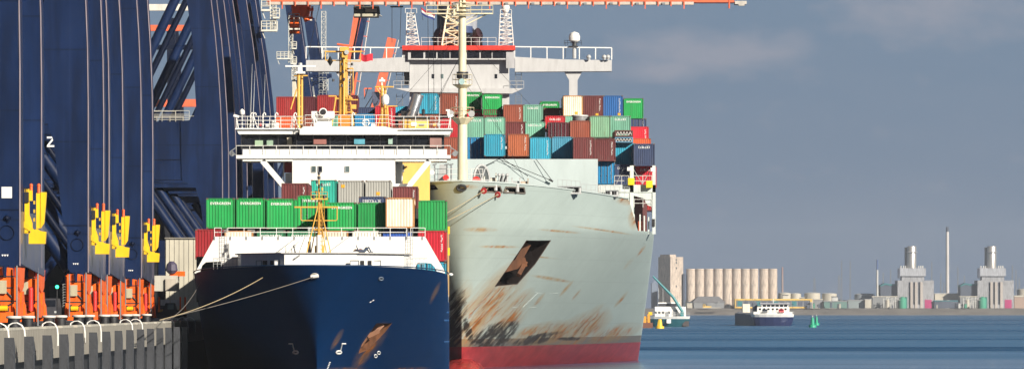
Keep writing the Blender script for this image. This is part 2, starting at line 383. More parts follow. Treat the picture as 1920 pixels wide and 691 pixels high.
def container(x0, x1, yt, D, col, label, txt=None, grp='containers', h=CH, z=None):
    """one box: px columns give its place across the ship, D its bay"""
    X = XW((x0+x1)/2, D); zt = ZW(yt, D); zb = (zt-h) if z is None else z
    t = thing('shipping_container', label, 'container', (X, D, zb), grp)
    s = h/CH
    for nm, me, m in (('body', CB, CM[col][0]), ('frame', CF, CM[col][1])):
        o = bpy.data.objects.new(nm, me); C.objects.link(o); o.parent = t; o.scale = (1,1,s)
        if not me.materials: me.materials.append(m)
        setmat(o, m)
    if not CC.materials: CC.materials.append(CAST)
    for sx in (-1,1):
        for zz in (.06, h-.06):
            o = bpy.data.objects.new('corner_casting', CC); C.objects.link(o); o.parent = t; o.location = (sx*(CW/2-.088),0,zz)
    if txt == 'E': me, loc = EVG, (0, .028, h-.55)
    elif txt == 'H': me, loc = HM[len(label) % 2], (0,.028,h-.55)
    elif txt == 'V': me, loc = VM[len(label) % 3], (CW/2-.42,.028,h-.38)
    else: return t
    o = bpy.data.objects.new('lettering', me); C.objects.link(o); o.parent = t; o.location = loc
    if not me.materials: me.materials.append(LTR)
    return t

# ---------------------------------------------------------------- hulls
def hull_mesh(ax, B, zl, ystem, Lz, pq, ztop, zk, ystern, nb=70, na=14, nup=5):
    """zl: levels up to the knuckle zk; above it rows run up to ztop(s). Returns grid-built closed solid."""
    rows = []
    for z in list(zl)+[None]*nup:
        rows.append(z)
    mb = MB(); grid = []
    for ri, z in enumerate(rows):
        row = []
        for side in (-1, 1):
            for i in range(nb+na+1):
                f = None if z is not None else (ri-len(zl)+1)/nup
                zz = z if z is not None else zk
                def pt(zq, i=i):
                    ys, L = ystem(zq), Lz(zq); p, q = pq(zq)
                    if i <= nb: u = (i/nb)**1.6; y = ys+L*u; b = B*max(0.0,(1-(1-u)**p))**(1/q)
                    else: ye = ys+L; y = ye+(ystern-ye)*((i-nb)/na)**1.5; b = B
                    return y, b
                if f is not None:
                    y0, _ = pt(zk); zt = ztop(y0-ystem(zk)); zz = zk+(zt-zk)*f
                y, b = pt(zz); row.append(Vector((ax+side*b, y, zz)))
        grid.append(row)
    n = nb+na+1; nr = len(grid); off = {}
    for r in range(nr):
        for j in range(2*n): mb.v.append(grid[r][j])
    idx = lambda r, s, i: r*2*n + s*n + i
    for r in range(nr-1):
        for s in (0, 1):
            for i in range(n-1):
                q = (idx(r,s,i), idx(r,s,i+1), idx(r+1,s,i+1), idx(r+1,s,i)); mb.f.append(q if s else q[::-1]); mb.sm.append(True)
        mb.f.append((idx(r,0,n-1), idx(r,1,n-1), idx(r+1,1,n-1), idx(r+1,0,n-1))); mb.sm.append(False)
    for r in (0, nr-1):
        for i in range(n-1): mb.f.append((idx(r,0,i), idx(r,1,i), idx(r,1,i+1), idx(r,0,i+1))); mb.sm.append(False)
    me = bpy.data.meshes.new('hull'); me.from_pydata(mb.v, [], mb.f); me.polygons.foreach_set('use_smooth', mb.sm)
    bm = bmesh.new(); bm.from_mesh(me); bmesh.ops.remove_doubles(bm, verts=bm.verts, dist=.003)
    bmesh.ops.dissolve_degenerate(bm, edges=bm.edges, dist=.002)
    bmesh.ops.recalc_face_normals(bm, faces=bm.faces); bm.to_mesh(me); bm.free(); me.update()
    return me
CAMP = Vector((0,0,H))
def bvh_of(me):
    return BVHTree.FromPolygons([v.co.copy() for v in me.vertices], [tuple(p.vertices) for p in me.polygons])
def hit(bvh, x, y):
    for k in range(60):
        for dx in (0,) if k == 0 else (k*1.0, -k*1.0):
            r = bvh.ray_cast(CAMP, (W(x+dx, y+k*.3, 100)-CAMP).normalized(), 5000)
            if r[0] is not None: return r[0], r[1]
    return None, None
def pocket(bvh, px, depth, out=.8, down=0.0):
    """closed cutter from an outline surveyed on the plating"""
    P = []; N = Vector((0,0,0))
    for x, y in px:
        p, nrm = hit(bvh, x, y)
        if p is None: continue
        P.append(p); N += nrm
    N = Vector((N.x, N.y, N.z*.3)).normalized(); n = len(P); mb = MB()
    mb.v = [p+N*out for p in P]+[p-N*depth for p in P]
    mb.f = [tuple(range(n)), tuple(range(2*n-1, n-1, -1))]+[(i,(i+1)%n,(i+1)%n+n,i+n) for i in range(n)]; mb.sm = [False]*len(mb.f)
    return mb, P, N
def cut(me, cutters, mats):
    """hull mesh minus the pockets; pocket walls take the second material"""
    me.materials.clear(); me.materials.append(mats[0])
    ob = bpy.data.objects.new('tmp', me); C.objects.link(ob); tmp = []
    for c, m in cutters:
        cm = c.mesh('cut'); cm.materials.append(m)
        co = bpy.data.objects.new('cut', cm); C.objects.link(co); tmp.append(co)
        md = ob.modifiers.new('b', 'BOOLEAN'); md.object = co; md.operation = 'DIFFERENCE'; md.solver = 'EXACT'
        try: md.material_mode = 'TRANSFER'
        except Exception: pass
    dg = bpy.context.evaluated_depsgraph_get(); dg.update()
    out = bpy.data.meshes.new_from_object(ob.evaluated_get(dg), preserve_all_data_layers=True, depsgraph=dg)
    for t in tmp+[ob]: bpy.data.objects.remove(t)
    out.set_sharp_from_angle(angle=R(35)); return out
def place_mesh(name, me, parent, mats=None):
    off = Vector((0,0,0)); p = parent
    while p: off += p.location; p = p.parent
    me.transform(Matrix.Translation(-off)); o = bpy.data.objects.new(name, me); C.objects.link(o); o.parent = parent
    if mats:
        me.materials.clear()
        for m in mats: me.materials.append(m)
    return o
def hull_paint(name, col, zsplit, col2, blobs, streak, off, blacks=(), rough=.45, col3=None, z3=None, spots=.0, spec=.3, gold_=.85):
    """painted steel with a boot-top below zsplit, rust runs in the given patches. Patches are (x, z, rx, rz, tilt) on the plating."""
    m = bpy.data.materials.new(name); m.use_nodes = True; nt = m.node_tree; b = nt.nodes['Principled BSDF']; b.inputs['Roughness'].default_value = rough; b.inputs['Specular IOR Level'].default_value = spec
    tc = nn(nt, 'ShaderNodeTexCoord'); v = tc.outputs['Object']; sp = nn(nt, 'ShaderNodeSeparateXYZ'); nt.links.new(v, sp.inputs[0])
    vxz = mapping(nt, v, sc=(1,.0,1))
    n1 = noise(nt, mapping(nt, v, sc=(.5,.12,.5)), .5, 6, .6)
    c = mixc(nt, ramp(nt, n1, .3, .7), tuple(x*.93 for x in col), tuple(min(.9,x*1.05) for x in col))
    # welded plate seams
    pl = math_(nt, 'FRACT', math_(nt, 'MULTIPLY', sp.outputs[2], .42)); seam = ramp(nt, pl, .965, .985)
    c = mixc(nt, math_(nt, 'MULTIPLY', seam, .38), c, tuple(x*.72 for x in col))
    ang = R(streak); rot = mapping(nt, vxz, rot=(0, ang, 0)); st = mapping(nt, rot, sc=(1.5, 1, .16))
    stn = noise(nt, st, 1.0, 7, .62); stn2 = noise(nt, mapping(nt, rot, sc=(2.7,1,.34)), 1.0, 8, .70); stn3 = noise(nt, mapping(nt, rot, sc=(3.4,1,.7)), 1.0, 7, .7)
    c = mixc(nt, math_(nt, 'MULTIPLY', ramp(nt, stn, .48, .70), .22), c, tuple(min(.9, x*1.25) for x in col))
    c = mixc(nt, math_(nt, 'MULTIPLY', ramp(nt, stn2, .52, .72), .22), c, tuple(x*.70 for x in col))
    if col3:   # dark scuffed strip above the boot-top
        f = math_(nt, 'LESS_THAN', sp.outputs[2], z3); f = math_(nt, 'MULTIPLY', f, ramp(nt, math_(nt, 'MULTIPLY_ADD', sp.outputs[0], .02), .2, .3)); 
        c = mixc(nt, math_(nt, 'MULTIPLY', f, .8), c, col3)
    n2 = noise(nt, mapping(nt, v, sc=(.3,.15,.3)), 2.4, 6, .62)
    red = mixc(nt, ramp(nt, n2, .35, .72), tuple(x*.72 for x in col2), tuple(min(.9,x*1.25+.012) for x in col2))
    def blobmask(bl, nf, lo, hi, nwt=1.0):
        acc = None
        for (x, z, rx, rz, t) in bl:
            mp = mapping(nt, v, loc=(x,0,z), rot=(0,R(t),0), sc=(rx,1e6,rz), kind='TEXTURE')
            gr = nn(nt, 'ShaderNodeTexGradient', gradient_type='SPHERICAL'); nt.links.new(mp, gr.inputs[0])
            acc = gr.outputs['Fac'] if acc is None else math_(nt, 'MAXIMUM', acc, gr.outputs['Fac'])
        present = math_(nt, 'MULTIPLY', acc, 4.0, True)
        s = math_(nt, 'ADD', acc, math_(nt, 'MULTIPLY', math_(nt, 'SUBTRACT', nf, .5), 2.4*nwt))
        return math_(nt, 'MULTIPLY', ramp(nt, s, lo, hi), present)
    def acc_of(bl):
        acc = None
        for (x, z, rx, rz, t) in bl:
            mp = mapping(nt, v, loc=(x,0,z), rot=(0,R(t),0), sc=(rx,1e6,rz), kind='TEXTURE')
            gr = nn(nt, 'ShaderNodeTexGradient', gradient_type='SPHERICAL'); nt.links.new(mp, gr.inputs[0])
            acc = gr.outputs['Fac'] if acc is None else math_(nt, 'MAXIMUM', acc, gr.outputs['Fac'])
        return acc
    if blobs:
        acc = acc_of(blobs)
        gold = math_(nt, 'MULTIPLY', math_(nt, 'POWER', acc, .7), ramp(nt, stn, .34, .56)); c = mixc(nt, math_(nt, 'MULTIPLY', gold, gold_, True), c, (.36,.21,.06))
        tex = math_(nt, 'ADD', math_(nt, 'MULTIPLY', ramp(nt, stn2, .42, .64), .75), math_(nt, 'MULTIPLY', ramp(nt, stn3, .42, .62), .45))
        f = ramp(nt, math_(nt, 'MULTIPLY', math_(nt, 'POWER', acc, .6), tex), .30, .72)
        c = mixc(nt, math_(nt, 'MULTIPLY', f, .96), c, mixc(nt, ramp(nt, stn3, .40, .60), (.08,.03,.010), (.42,.14,.014)))
    if blacks:
        ab = acc_of(blacks); tb = math_(nt, 'ADD', math_(nt, 'MULTIPLY', ramp(nt, stn2, .36, .58), .7), math_(nt, 'MULTIPLY', ramp(nt, stn3, .36, .60), .6))
        f = ramp(nt, math_(nt, 'MULTIPLY', math_(nt, 'POWER', ab, .5), tb), .26, .60); c = mixc(nt, math_(nt, 'MULTIPLY', f, .97), c, mixc(nt, ramp(nt, stn3, .45, .7), (.010,.009,.008), (.04,.025,.014)))
    if spots:
        sn = noise(nt, mapping(nt, rot, sc=(1.2,1,.30)), 1.1, 9, .75); f = ramp(nt, sn, .705-spots*.1, .75-spots*.1); c = mixc(nt, math_(nt, 'MULTIPLY', f, .8), c, (.36,.16,.05))
    below = math_(nt, 'LESS_THAN', sp.outputs[2], zsplit)
    c = mixc(nt, below, c, red); nt.links.new(c, b.inputs['Base Color'])
    rr = math_(nt, 'MULTIPLY_ADD', below, -.12); rr.node.inputs[2].default_value = rough; nt.links.new(rr, b.inputs['Roughness'])
    bp = nn(nt, 'ShaderNodeBump'); bp.inputs['Strength'].default_value = .35; bp.inputs['Distance'].default_value = .06
    dents = noise(nt, mapping(nt, v, sc=(.5,.2,.5)), 1.1, 3, .5); hsum = math_(nt, 'MULTIPLY_ADD', seam, -.15); nt.links.new(dents, hsum.node.inputs[2])
    nt.links.new(hsum, bp.inputs['Height']); nt.links.new(bp.outputs[0], b.inputs['Normal'])
    return m
# ================================================================ the big pale container ship
BX, BB = .9, 22.3
big = thing('container_ship', 'large pale grey-green container ship with rust stained bow and red boot-top behind the blue ship', 'ship', (BX, 598, 0))
b_ys = lambda z: 598+(19.9-z)*.62
b_L = lambda z: 52+48*max(0,(15.2-z)/15.2)**1.15 if z < 15.2 else 52-(z-15.2)*.3
b_pq = lambda z: (1.12, 1.8-.8*(max(0,(15.2-z))/15.2)**1.4)
def b_zt(s):
    if s < 36: return 19.9-1.15*min(1, s/34)**.8
    if s < 41: return 18.7-(s-36)/5*3.4
    return 15.3
zl = [-2.5,-1,0,.6,1.3,2.1,2.9,3.7,4.5,5.3,6.1,6.9,7.7,8.5,9.3,10.1,10.9,11.7,12.5,13.3,14.1,14.8,15.2]
me = hull_mesh(BX, BB, zl, b_ys, b_L, b_pq, b_zt, 15.2, 880, nb=110, na=14)
bvh = bvh_of(me)
def bl(x, y): p, n = hit(bvh, x, y); return (p.x-BX, p.z)
def blob(x, y, rx, rz, t=0): p = bl(x, y); return (p[0], p[1], rx, rz, t)
PK = mat('pocket_shade_black', (.014,.010,.009), .9, rust=.12, vs=1.0, spec=.1)  # pocket walls near black, standing in for the shade inside
anchor_px = [(987,450),(1033,450),(1003,495),(970,532),(928,536)]
cA, PA, NA = pocket(bvh, anchor_px, 3.2)
fair = [[(906,349),(937,349),(941,360),(902,359)], [(948,350),(982,351),(984,362),(944,360)]]
cuts = [(cA, PK)]
for f in fair: cuts.append((pocket(bvh, f, 1.6)[0], PK))
oval = [(865+8*math.cos(a), 351.5+5*math.sin(a)) for a in [i*math.pi/6 for i in range(12)]]
cuts.append((pocket(bvh, oval, 1.2)[0], PK))
cuts.append((pocket(bvh, [(800,346),(815,346),(822,355),(800,357)], 1.4)[0], PK))
blobs_ = [blob(938,548,4.6,2.0,-50), blob(912,575,6.0,2.4,-48), blob(893,605,5.6,2.0,-52), blob(962,580,3.4,1.0,-45), blob(950,602,4.0,1.4,-40), blob(1090,618,4.4,2.0,-25), blob(1110,600,2.6,1.2,-45), blob(1150,625,4.2,1.2,-12),
          blob(1040,624,6.0,1.5,-6), blob(985,500,.9,.2,-45), blob(1165,560,1.4,.25,-48), blob(1202,470,1.0,.22,-50), blob(1062,540,1.3,.22,-48), blob(1010,562,1.2,.25,-50), blob(1080,553,1.0,.2,-50), blob(1035,522,2.6,.25,8), blob(1105,612,3.4,1.8,-40), blob(935,462,2.4,.2,0),
          blob(1130,431,4.0,.14,5), blob(863,600,1.4,5.0,8), blob(872,350,1.6,.3), blob(1050,433,2.6,.16,3), blob(1176,374,1.8,.7), blob(1000,620,4,.8,-15), blob(1180,492,1.2,.25,-48),
          blob(1000,480,3,.12,4), blob(900,430,2,.3), blob(1190,405,.8,1.6)]
blacks_ = [blob(926,630,3.2,1.7,-18), blob(945,622,2.2,.9,-35), blob(1010,630,3.2,.4,-10), blob(876,616,.55,2.4,-20), blob(900,640,1.2,.3), blob(850,612,1.5,5.0,10), blob(1000,637,3.2,.6,-8), blob(1068,634,1.8,.3)]
HP = hull_paint('pale_hull_paint', (.395,.475,.455), 2.35, (.34,.024,.024), blobs_, -42, 0, blacks_, .45, (.10,.07,.06), 3.2, spots=.35)
me = cut(me, cuts, [HP])
hull = place_mesh('hull', me, big)
for i, mm in enumerate(list(me.materials)):
    if mm is None: me.materials[i] = PK
# anchor and its shank in the pocket
def onhull(x, y, out=0.0): p, n = hit(bvh, x, y); return p+n*out
an = MB(); a0 = onhull(1003,465,-1.0); a1 = onhull(975,505,-.7); a2 = onhull(945,528,-.45)
an.bar(a0, a1, .7).bar(a1+Vector((-1.3,0,-.2)), a1+Vector((1.2,0,.5)), 1.0).bar(a1+Vector((-1.2,0,-.2)), a2+Vector((-.7,0,.3)), .55).bar(a1+Vector((1.1,0,.4)), a2+Vector((1.9,0,.5)), .45)
an.part('anchor', mat('rusty_anchor', (.10,.038,.015), .8, rust=.3, var=.5), big)
loop = PA+[PA[0]]; fr = MB()
for a, b in zip(loop, loop[1:]): fr.tube(a-NA*.02, b-NA*.02, .05, 6)
fr.part('anchor_pocket_rim', mat('dark_stained_rim', (.07,.05,.04), .6, rust=.4), big)
for f in fair[:3]:
    q = [onhull(*p, .04) for p in f]; rr = MB()
    for a, b in zip(q+[q[0]], (q+[q[0]])[1:]): rr.tube(a, b, .09, 5)
    rr.part('fairlead_rim', mat('worn_fairlead', (.16,.14,.12), .5, rust=.4), big)
    p = onhull((f[0][0]*2+f[1][0])/3, (f[0][1]+f[2][1])/2, -.7)
    for k in (.0, 1.1): MB().tube(p+Vector((k,0,-.45)), p+Vector((k,0,.4)), .2, 8).part('roller', LGREY, big)
q = [onhull(*p, .05) for p in oval]; rr = MB()
for a, b in zip(q+[q[0]], (q+[q[0]])[1:]): rr.tube(a, b, .14, 6)
rr.part('chock_rim', DARK, big)
p = onhull(866,351,-.25); MB().box(p.x-.35,p.x+.45,p.y,p.y+.5,p.z-.25,p.z+.3).part('chock_roller', CREAM, big)
# raised weld bead rail along the bulwark top and the knuckle; bulb
cap = MB(); pr = None
for s_ in (1,-1):
    pts = []
    for i in range(0, 40):
        s = 47*(i/39)**1.5; 
        L = b_L(19.5); u = s/L; y = b_ys(b_zt(s))+s; pq = b_pq(19.5); 
        if u > 1: break
        pts.append(Vector((BX+s_*BB*(1-(1-u)**pq[0])**(1/pq[1]), y-.02, b_zt(s)+.05)))
    cap.path([p for p in pts if p.z > 18.6], .10, 5)
cap.part('bulwark_cap_rail', PALEH, big)
bulb = MB(); vs_ = []
prof = [(0,.05),(.5,1.25),(1.4,2.0),(3,2.6),(6,3.0),(10,3.1),(18,2.6)]
n = 20
for (yy, r_) in prof:
    for k in range(n): a = 2*math.pi*k/n; vs_.append((BX+r_*1.1*math.cos(a), 603.5+yy, -2.3+r_*1.12*math.sin(a)))
fs_ = [(i*n+k, i*n+(k+1)%n, (i+1)*n+(k+1)%n, (i+1)*n+k) for i in range(len(prof)-1) for k in range(n)]
bulb.add(vs_, fs_, True).add(vs_, [tuple(range(n))[::-1]])
bulb.part('bulbous_bow', mat('wet_red_antifouling', (.30,.028,.026), .25, var=.35, vs=.5, bump=.5, stretch=(1,.3,1)), big)
# white bulb and load marks, bow
mk = MB()
for (x0,y0,x1,y1) in ((1003,548,1046,549),(960,575,1005,575),(1008,548,980,575)): 
    a = onhull(x0,y0,.03); b = onhull(x1,y1,.03); mk.tube(a, b, .016, 4)
mk.part('hull_marks', mat('faded_mark', (.55,.62,.60), .6), big)
# breakwater plate across the foredeck
D = 640; zb = 16.5
bw = MB().prism([(XW(700,D)-.5,zb),(XW(1121,D),zb),(XW(1121,D),ZW(298,D)),(XW(612,D),ZW(298,D)),(XW(612,D),zb)], D, D+.25)
for x in (650,700,750,800,850,900,950,1000,1050,1100): bw.side([(D+.25,zb),(D+2.6,zb),(D+.25,ZW(302,D))], XW(x,D)-.03, XW(x,D)+.03)
bw.part('breakwater', mat('breakwater_paint', (.45,.52,.52), .5, grime=.10, rust=.06, var=.04), big)
wires = MB()
for (x0,y0,x1,y1) in ((944,298,990,330),(935,298,1036,339),(1005,298,1035,338),(905,313,935,298)): wires.tube(W(x0,y0,D-.3), W(x1,y1,D-.6), .035, 4)
wires.tube(W(1029,336,D-.5), W(1037,340,D-.5), .12, 6).part('derrick_wires', DARK, big)
# foredeck gear
fd = 606
mast = MB(); mx = XW(867,fd); 
mast.tube((mx,fd,17), (mx,fd,ZW(215,fd)), .56, 20, .50).tube((mx,fd,ZW(215,fd)), (mx,fd,ZW(-4,fd)), .47, 20, .36)
ms = mast.part('foremast', CREAM, big)
def platform(y, x0, x1, D, cone=16, hgt=1.1, m=CREAM, sl=.0):
    p = MB(); z = ZW(y, D); cx = mx
    r0 = (x1-x0)/2*D/F
    p.lathe([(r0*.35,z-cone*D/F),(r0*1.0,z-.02),(r0*1.0,z+.04),(.1,z+.04)], (cx,D,0), 10, False); o = p.part('mast_platform', m, big)
    rl = MB(); ring = [Vector((cx+r0*math.cos(a), D+r0*math.sin(a), z)) for a in [k*math.pi/4 for k in range(9)]]
    rl.rail(ring, hgt, 3, .028, (1,.5), 4).part('railing', m, big)
platform(221, 846, 889, fd, 14); platform(159, 848, 884, fd, 8)
for (x, y, r_) in ((884,213,6),(846,212,5)):
    MB().tube(W(x,y,fd-1.0), W(x,y,fd-.4), .35*r_/6, 12, .22).tube(W(x,y,fd-.6), W(x,y+7,fd-.6), .07, 6).part('searchlight', LGREY, big)
MB().tube(W(866,153,fd-1.2), W(866,153,fd-.5), .33, 14, .12).part('fog_horn', mat('horn_pale_blue', (.35,.5,.5), .4), big)
MB().lathe([(.62,-.35),(.62,.35)], (mx,fd,ZW(141,fd)), 14).part('mast_collar', DARK, big)
# top yard with railing, braces and the little lattice beside the mast
yd = MB(); z = ZW(27,fd); xa, xb = XW(800,fd), XW(924,fd)
yd.box(xa,xb,fd-.5,fd+.5,z,z+.12); yd.rail([(xa,fd-.5,z),(xb,fd-.5,z)],.95,1.1,.028,(1,.5),4).rail([(xa,fd+.5,z),(xb,fd+.5,z)],.95,1.1,.028,(1,.5),4)
for s_ in (-1,1): yd.tube((mx+s_*.3,fd,ZW(47,fd)), (mx+s_*2.6,fd,z), .07, 6).tube((mx+s_*.3,fd,ZW(40,fd)), (mx+s_*1.6,fd,z), .05, 5)
yd.part('yard', CREAM, big)
lt = MB().truss(W(844,86,838), W(854,-8,838), 2.5, 7, .16, 1.7); lt.part('radar_mast', CREAM, big)
tp = MB()
for k in range(5):
    z = ZW(30-8*k, fd); tp.lathe([(.9,z),(.9,z+.06)], (mx,fd,0), 10); tp.tube((mx-.9+.35*k,fd-.7,z),(mx-.9+.35*k,fd-.7,z+.7),.12,6)
tp.part('light_brackets', CREAM, big)
st = MB()
for (x0,y0,x1,y1) in ((869,60,1000,180),(866,60,740,180),(868,150,955,250),(866,100,800,200),(868,100,1000,350),(865,100,740,330)): 
    a = W(x0,y0,fd); b = Vector((XW(x1,fd), fd+26, ZW(y1,fd))); st.tube(a, b, .022, 4)
st.part('rigging', DARK, big)
hd = MB()
for x in (802,812,826): hd.tube(W(x,-8,fd+14), W(x+2,225,fd+14), .025, 4)
hd.part('signal_halyards', DARK, big)
# windlasses, reels
def reel(x0, x1, yt, D, r, m1=LGREY):
    w = MB(); cx = (XW(x0,D)+XW(x1,D))/2; wd = abs(XW(x1,D)-XW(x0,D)); z = ZW(yt,D)-r
    w.tube((cx-wd/2,D,z), (cx+wd/2,D,z), r*.45, 14); 
    for t in (-.5,.5): w.tube((cx+wd*t-.06,D,z), (cx+wd*t+.06,D,z), r, 20)
    w.box(cx-wd/2-.3,cx+wd/2+.3,D-.8,D+.8,z-r*1.15,z-r*.8)
    return w
D2 = 612
wl = MB(); ang = 20
c = W(903,337,D2); sp_ = []
for k in range(24):
    a0, a1 = k*math.pi/12, (k+1)*math.pi/12
    P_ = lambda a: c+Vector((.85*math.cos(a), .6*math.cos(a), 1.62*math.sin(a)))
    wl.tube(P_(a0), P_(a1), .13, 6)
    if k % 4 == 0: sp_.append(P_(a0))
wl.part('windlass_rim', LGREY, big)
wd_ = MB(); 
wd_.add([c]+[c+Vector((.83*math.cos(k*math.pi/12), .58*math.cos(k*math.pi/12)+.08, 1.58*math.sin(k*math.pi/12))) for k in range(24)], [(0,k+1,(k+1)%24+1) for k in range(24)]).part('windlass_web', mat('winch_dark_grey', (.07,.08,.085), .5), big)
sk = MB()
for p in sp_: sk.tube(c+Vector((0,-.1,0)), p, .06, 5)
sk.part('windlass_spokes', LGREY, big)
MB().tube(W(893,338,D2-.8), W(893,338,D2-.5), .45, 14).part('brake_disc', RED, big)
reel(908,930,324,D2+1,.9).part('mooring_winch', mat('winch_cream', (.55,.52,.44), .5, rust=.4, var=.3), big)
reel(930,948,333,D2+1,.6).part('mooring_winch', LGREY, big)
reel(960,975,333,D2+2,.65).part('mooring_winch', LGREY, big)
reel(975,990,334,D2+2,.55).part('mooring_winch', mat('winch_stained', (.5,.42,.33), .5, rust=.5, var=.4), big)
for x in (936,943,951): MB().tube(W(x,346,D2), W(x,329,D2), .09, 8).ball(W(x,328,D2), .2, 8).part('brake_lever', LGREY, big)
for (x,y) in ((942,328),(950,327)): MB().tube(W(x-5,y+14,D2), W(x,y,D2), .12, 6).part('warping_head', DARK, big)
# port chain stopper and red-faced reel seen to the left of the mast
cs = MB().prism([(XW(816,D2),17.5),(XW(842,D2),17.5),(XW(836,D2),ZW(308,D2)),(XW(824,D2),ZW(308,D2))], D2, D2+2); cs.part('chain_stopper', LGREY, big)
MB().tube(W(836,333,D2-.6), W(836,333,D2-.2), .33, 14).part('red_cover', RED, big)
MB().tube(W(810,323,D2-.4), W(810,323,D2), .28, 14).part('white_cover', WHITE, big)
for x in (815,838,846): MB().tube(W(x,344,D2), W(x,307,D2), .08, 6).tube(W(x-4,309,D2), W(x+4,307,D2), .07, 5).part('stopper_post', GREY, big)
rl = MB(); rl.rail([W(800,346,D2-3)+Vector((0,0,0)), W(905,346,D2-3)], 1.7, 1.1, .03, (1,.66,.33), 4).part('railing', WHITE2, big)
# open fairlead gallery right of the breakwater edge
g_ = MB(); g_.rail([W(1090,364,628), W(1180,370,634)], 1.15, .8, .022, (1,.5), 4).part('railing', LGREY, big); MB().rail([W(1046,358,626), W(1088,361,628)], 1.3, .7, .022, (1,.5), 4).part('railing', LGREY, big)
for (x0_,x1_,y0_,y1_) in ((1046,1090,349,360),(1136,1160,356,365)):
    p = onhull((x0_+x1_)/2, y1_+5, 0); dd = p.y+.2; k_ = MB(); k_.px(x0_,x1_,y0_+2,y1_+3,dd+.9,.5); k_.part('roller_fairlead', BLACK, big)
    MB().px(x0_,x1_,y1_,y1_+3.4,dd,.8).part('fairlead_sill', LGREY, big); MB().px(x0_,x1_,y0_,y0_+2,dd+.2,.8).part('fairlead_top', GREY, big)
    for j_ in range(4): xx_ = x0_+3+(x1_-x0_-6)*j_/3; MB().tube(W(xx_,y1_,dd+.4), W(xx_,y0_+2,dd+.4), .14, 8).part('roller', LGREY if j_ % 2 else DARK, big)
g2 = MB()
for x in range(1122,1150,5): g2.tube(W(x,366,640), W(x,347,640), .03, 4)
g2.tube(W(1122,350,640),W(1148,350,640),.03,4).part('railing', WHITE2, big)
# lashing bridge at the starboard side
D3 = 650.5
LB = mat('lashing_bridge_paint', (.58,.63,.60), .5, grime=.15, rust=.15)
pa = MB()
pa.box(XW(1122,D3),XW(1228,D3),D3-2.2,D3,ZW(361,D3),ZW(347,D3))
pa.box(XW(1180,D3),XW(1187,D3),D3-2.2,D3-1.6,15,ZW(311,D3)).box(XW(1222,D3),XW(1228,D3),D3-2.2,D3-1.6,15,ZW(311,D3))
pa.box(XW(1120,D3),XW(1190,D3),D3-.25,D3,15,ZW(361,D3))
# arched webs under the platform
def arch(x0, x1, yt, yb):
    P_ = [(XW(x0,D3),ZW(yt,D3)),(XW(x1,D3),ZW(yt,D3)),(XW(x1,D3),ZW(yb,D3)),(XW(x1-2,D3),ZW(yb,D3)),(XW(x1-2.5,D3),ZW(yb-18,D3))]
    for k in range(7):
        a = k/6*math.pi/2; P_.append((XW(x1-3-12*math.sin(a),D3), ZW(yb-18-14*(math.sin(a) if 0 else (1-math.cos(a))) ,D3)))
    P_.append((XW(x0,D3), ZW(yt+7,D3))); return P_
pa.prism(arch(1150,1181,360,405), D3-2.1, D3-1.9).prism(arch(1187,1223,360,405), D3-2.1, D3-1.9)
for x in (1198,1206,1214): pa.box(XW(x,D3),XW(x+2.4,D3),D3-1.8,D3-1.5,15,ZW(402 + (x-1198)*.3,D3))
pa.part('lashing_bridge', LB, big)
MB().rail([W(1152,348,D3-2.2), W(1179,348,D3-2.2)], 1.15, .9, .03, (1,.5), 4).part('railing', WHITE2, big); MB().rail([W(1160,388,D3-2.2), W(1178,388,D3-2.2)], .9, .9, .03, (1,.5), 4).part('railing', WHITE2, big); MB().rail([W(1189,388,D3-2.2), W(1222,388,D3-2.2)], .9, .9, .03, (1,.5), 4).part('railing', WHITE2, big)
rl = MB(); rl.rail([W(1188,348,D3-2.2), W(1222,348,D3-2.2)], 1.15, .9, .03, (1,.5), 4)
rt_l = MB()
for (a,b,c_,d) in ((1188,318,1206,347),(1220,318,1203,347),(1155,345,1168,318)): rt_l.tube(W(a,b,D3-1.4), W(c_,d,D3-1.4), .04, 4)
rt_l.part('lashing_rod', LGREY, big)
rl.part('railing', WHITE2, big)
for (x, y) in ((1182,341),(1216,346)):
    MB().box(XW(x-6,D3),XW(x+6,D3),D3-3.0,D3-2.3,ZW(y+6.5,D3),ZW(y-6.5,D3)).part('lashing_bin', mat('bin_yellow', (.85,.60,.01), .45), big)
MB().px(1176,1183,313,320,D3-2.4,.4).part('floodlight', WHITE, big); MB().px(1220,1225,314,321,D3-2.4,.4).part('floodlight', WHITE, big); MB().px(1222,1228,410,424,D3-2.4,.3).part('door_panel', BLACK, big)
MB().px(1196,1204,414,436,D3-1.2,.8).part('hose_box', mat('dull_orange', (.5,.10,.04), .5), big)
# dark hold space and hatch covers behind, under the deck cargo
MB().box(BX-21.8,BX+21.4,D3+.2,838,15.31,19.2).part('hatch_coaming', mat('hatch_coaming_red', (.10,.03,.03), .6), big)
# inner bay supports so the deck stacks stand on something
lb2 = MB()
for x in range(-20, 23, 5): lb2.box(BX+x-.15,BX+x+.15,664.9,665.3,19.2,26.0).box(BX+x-.15,BX+x+.15,678.9,679.3,19.2,26.5).box(BX+x-.15,BX+x+.15,692.9,693.3,19.2,28)
for y in (664.9,678.9,692.9): lb2.box(BX-20.5,BX+21,y,y+.4,22.0,22.4).box(BX-20.5,BX+21,y,y+.4,24.8,25.2)
lb2.part('lashing_frame', LB, big)
MB().box(BX-20.6,BX-2,693.6,704,19.2,24.6).box(BX-2,BX+20,680,690,19.2,25.2).part('lower_stow', mat('lower_stow_brown', (.12,.05,.04), .8), big)
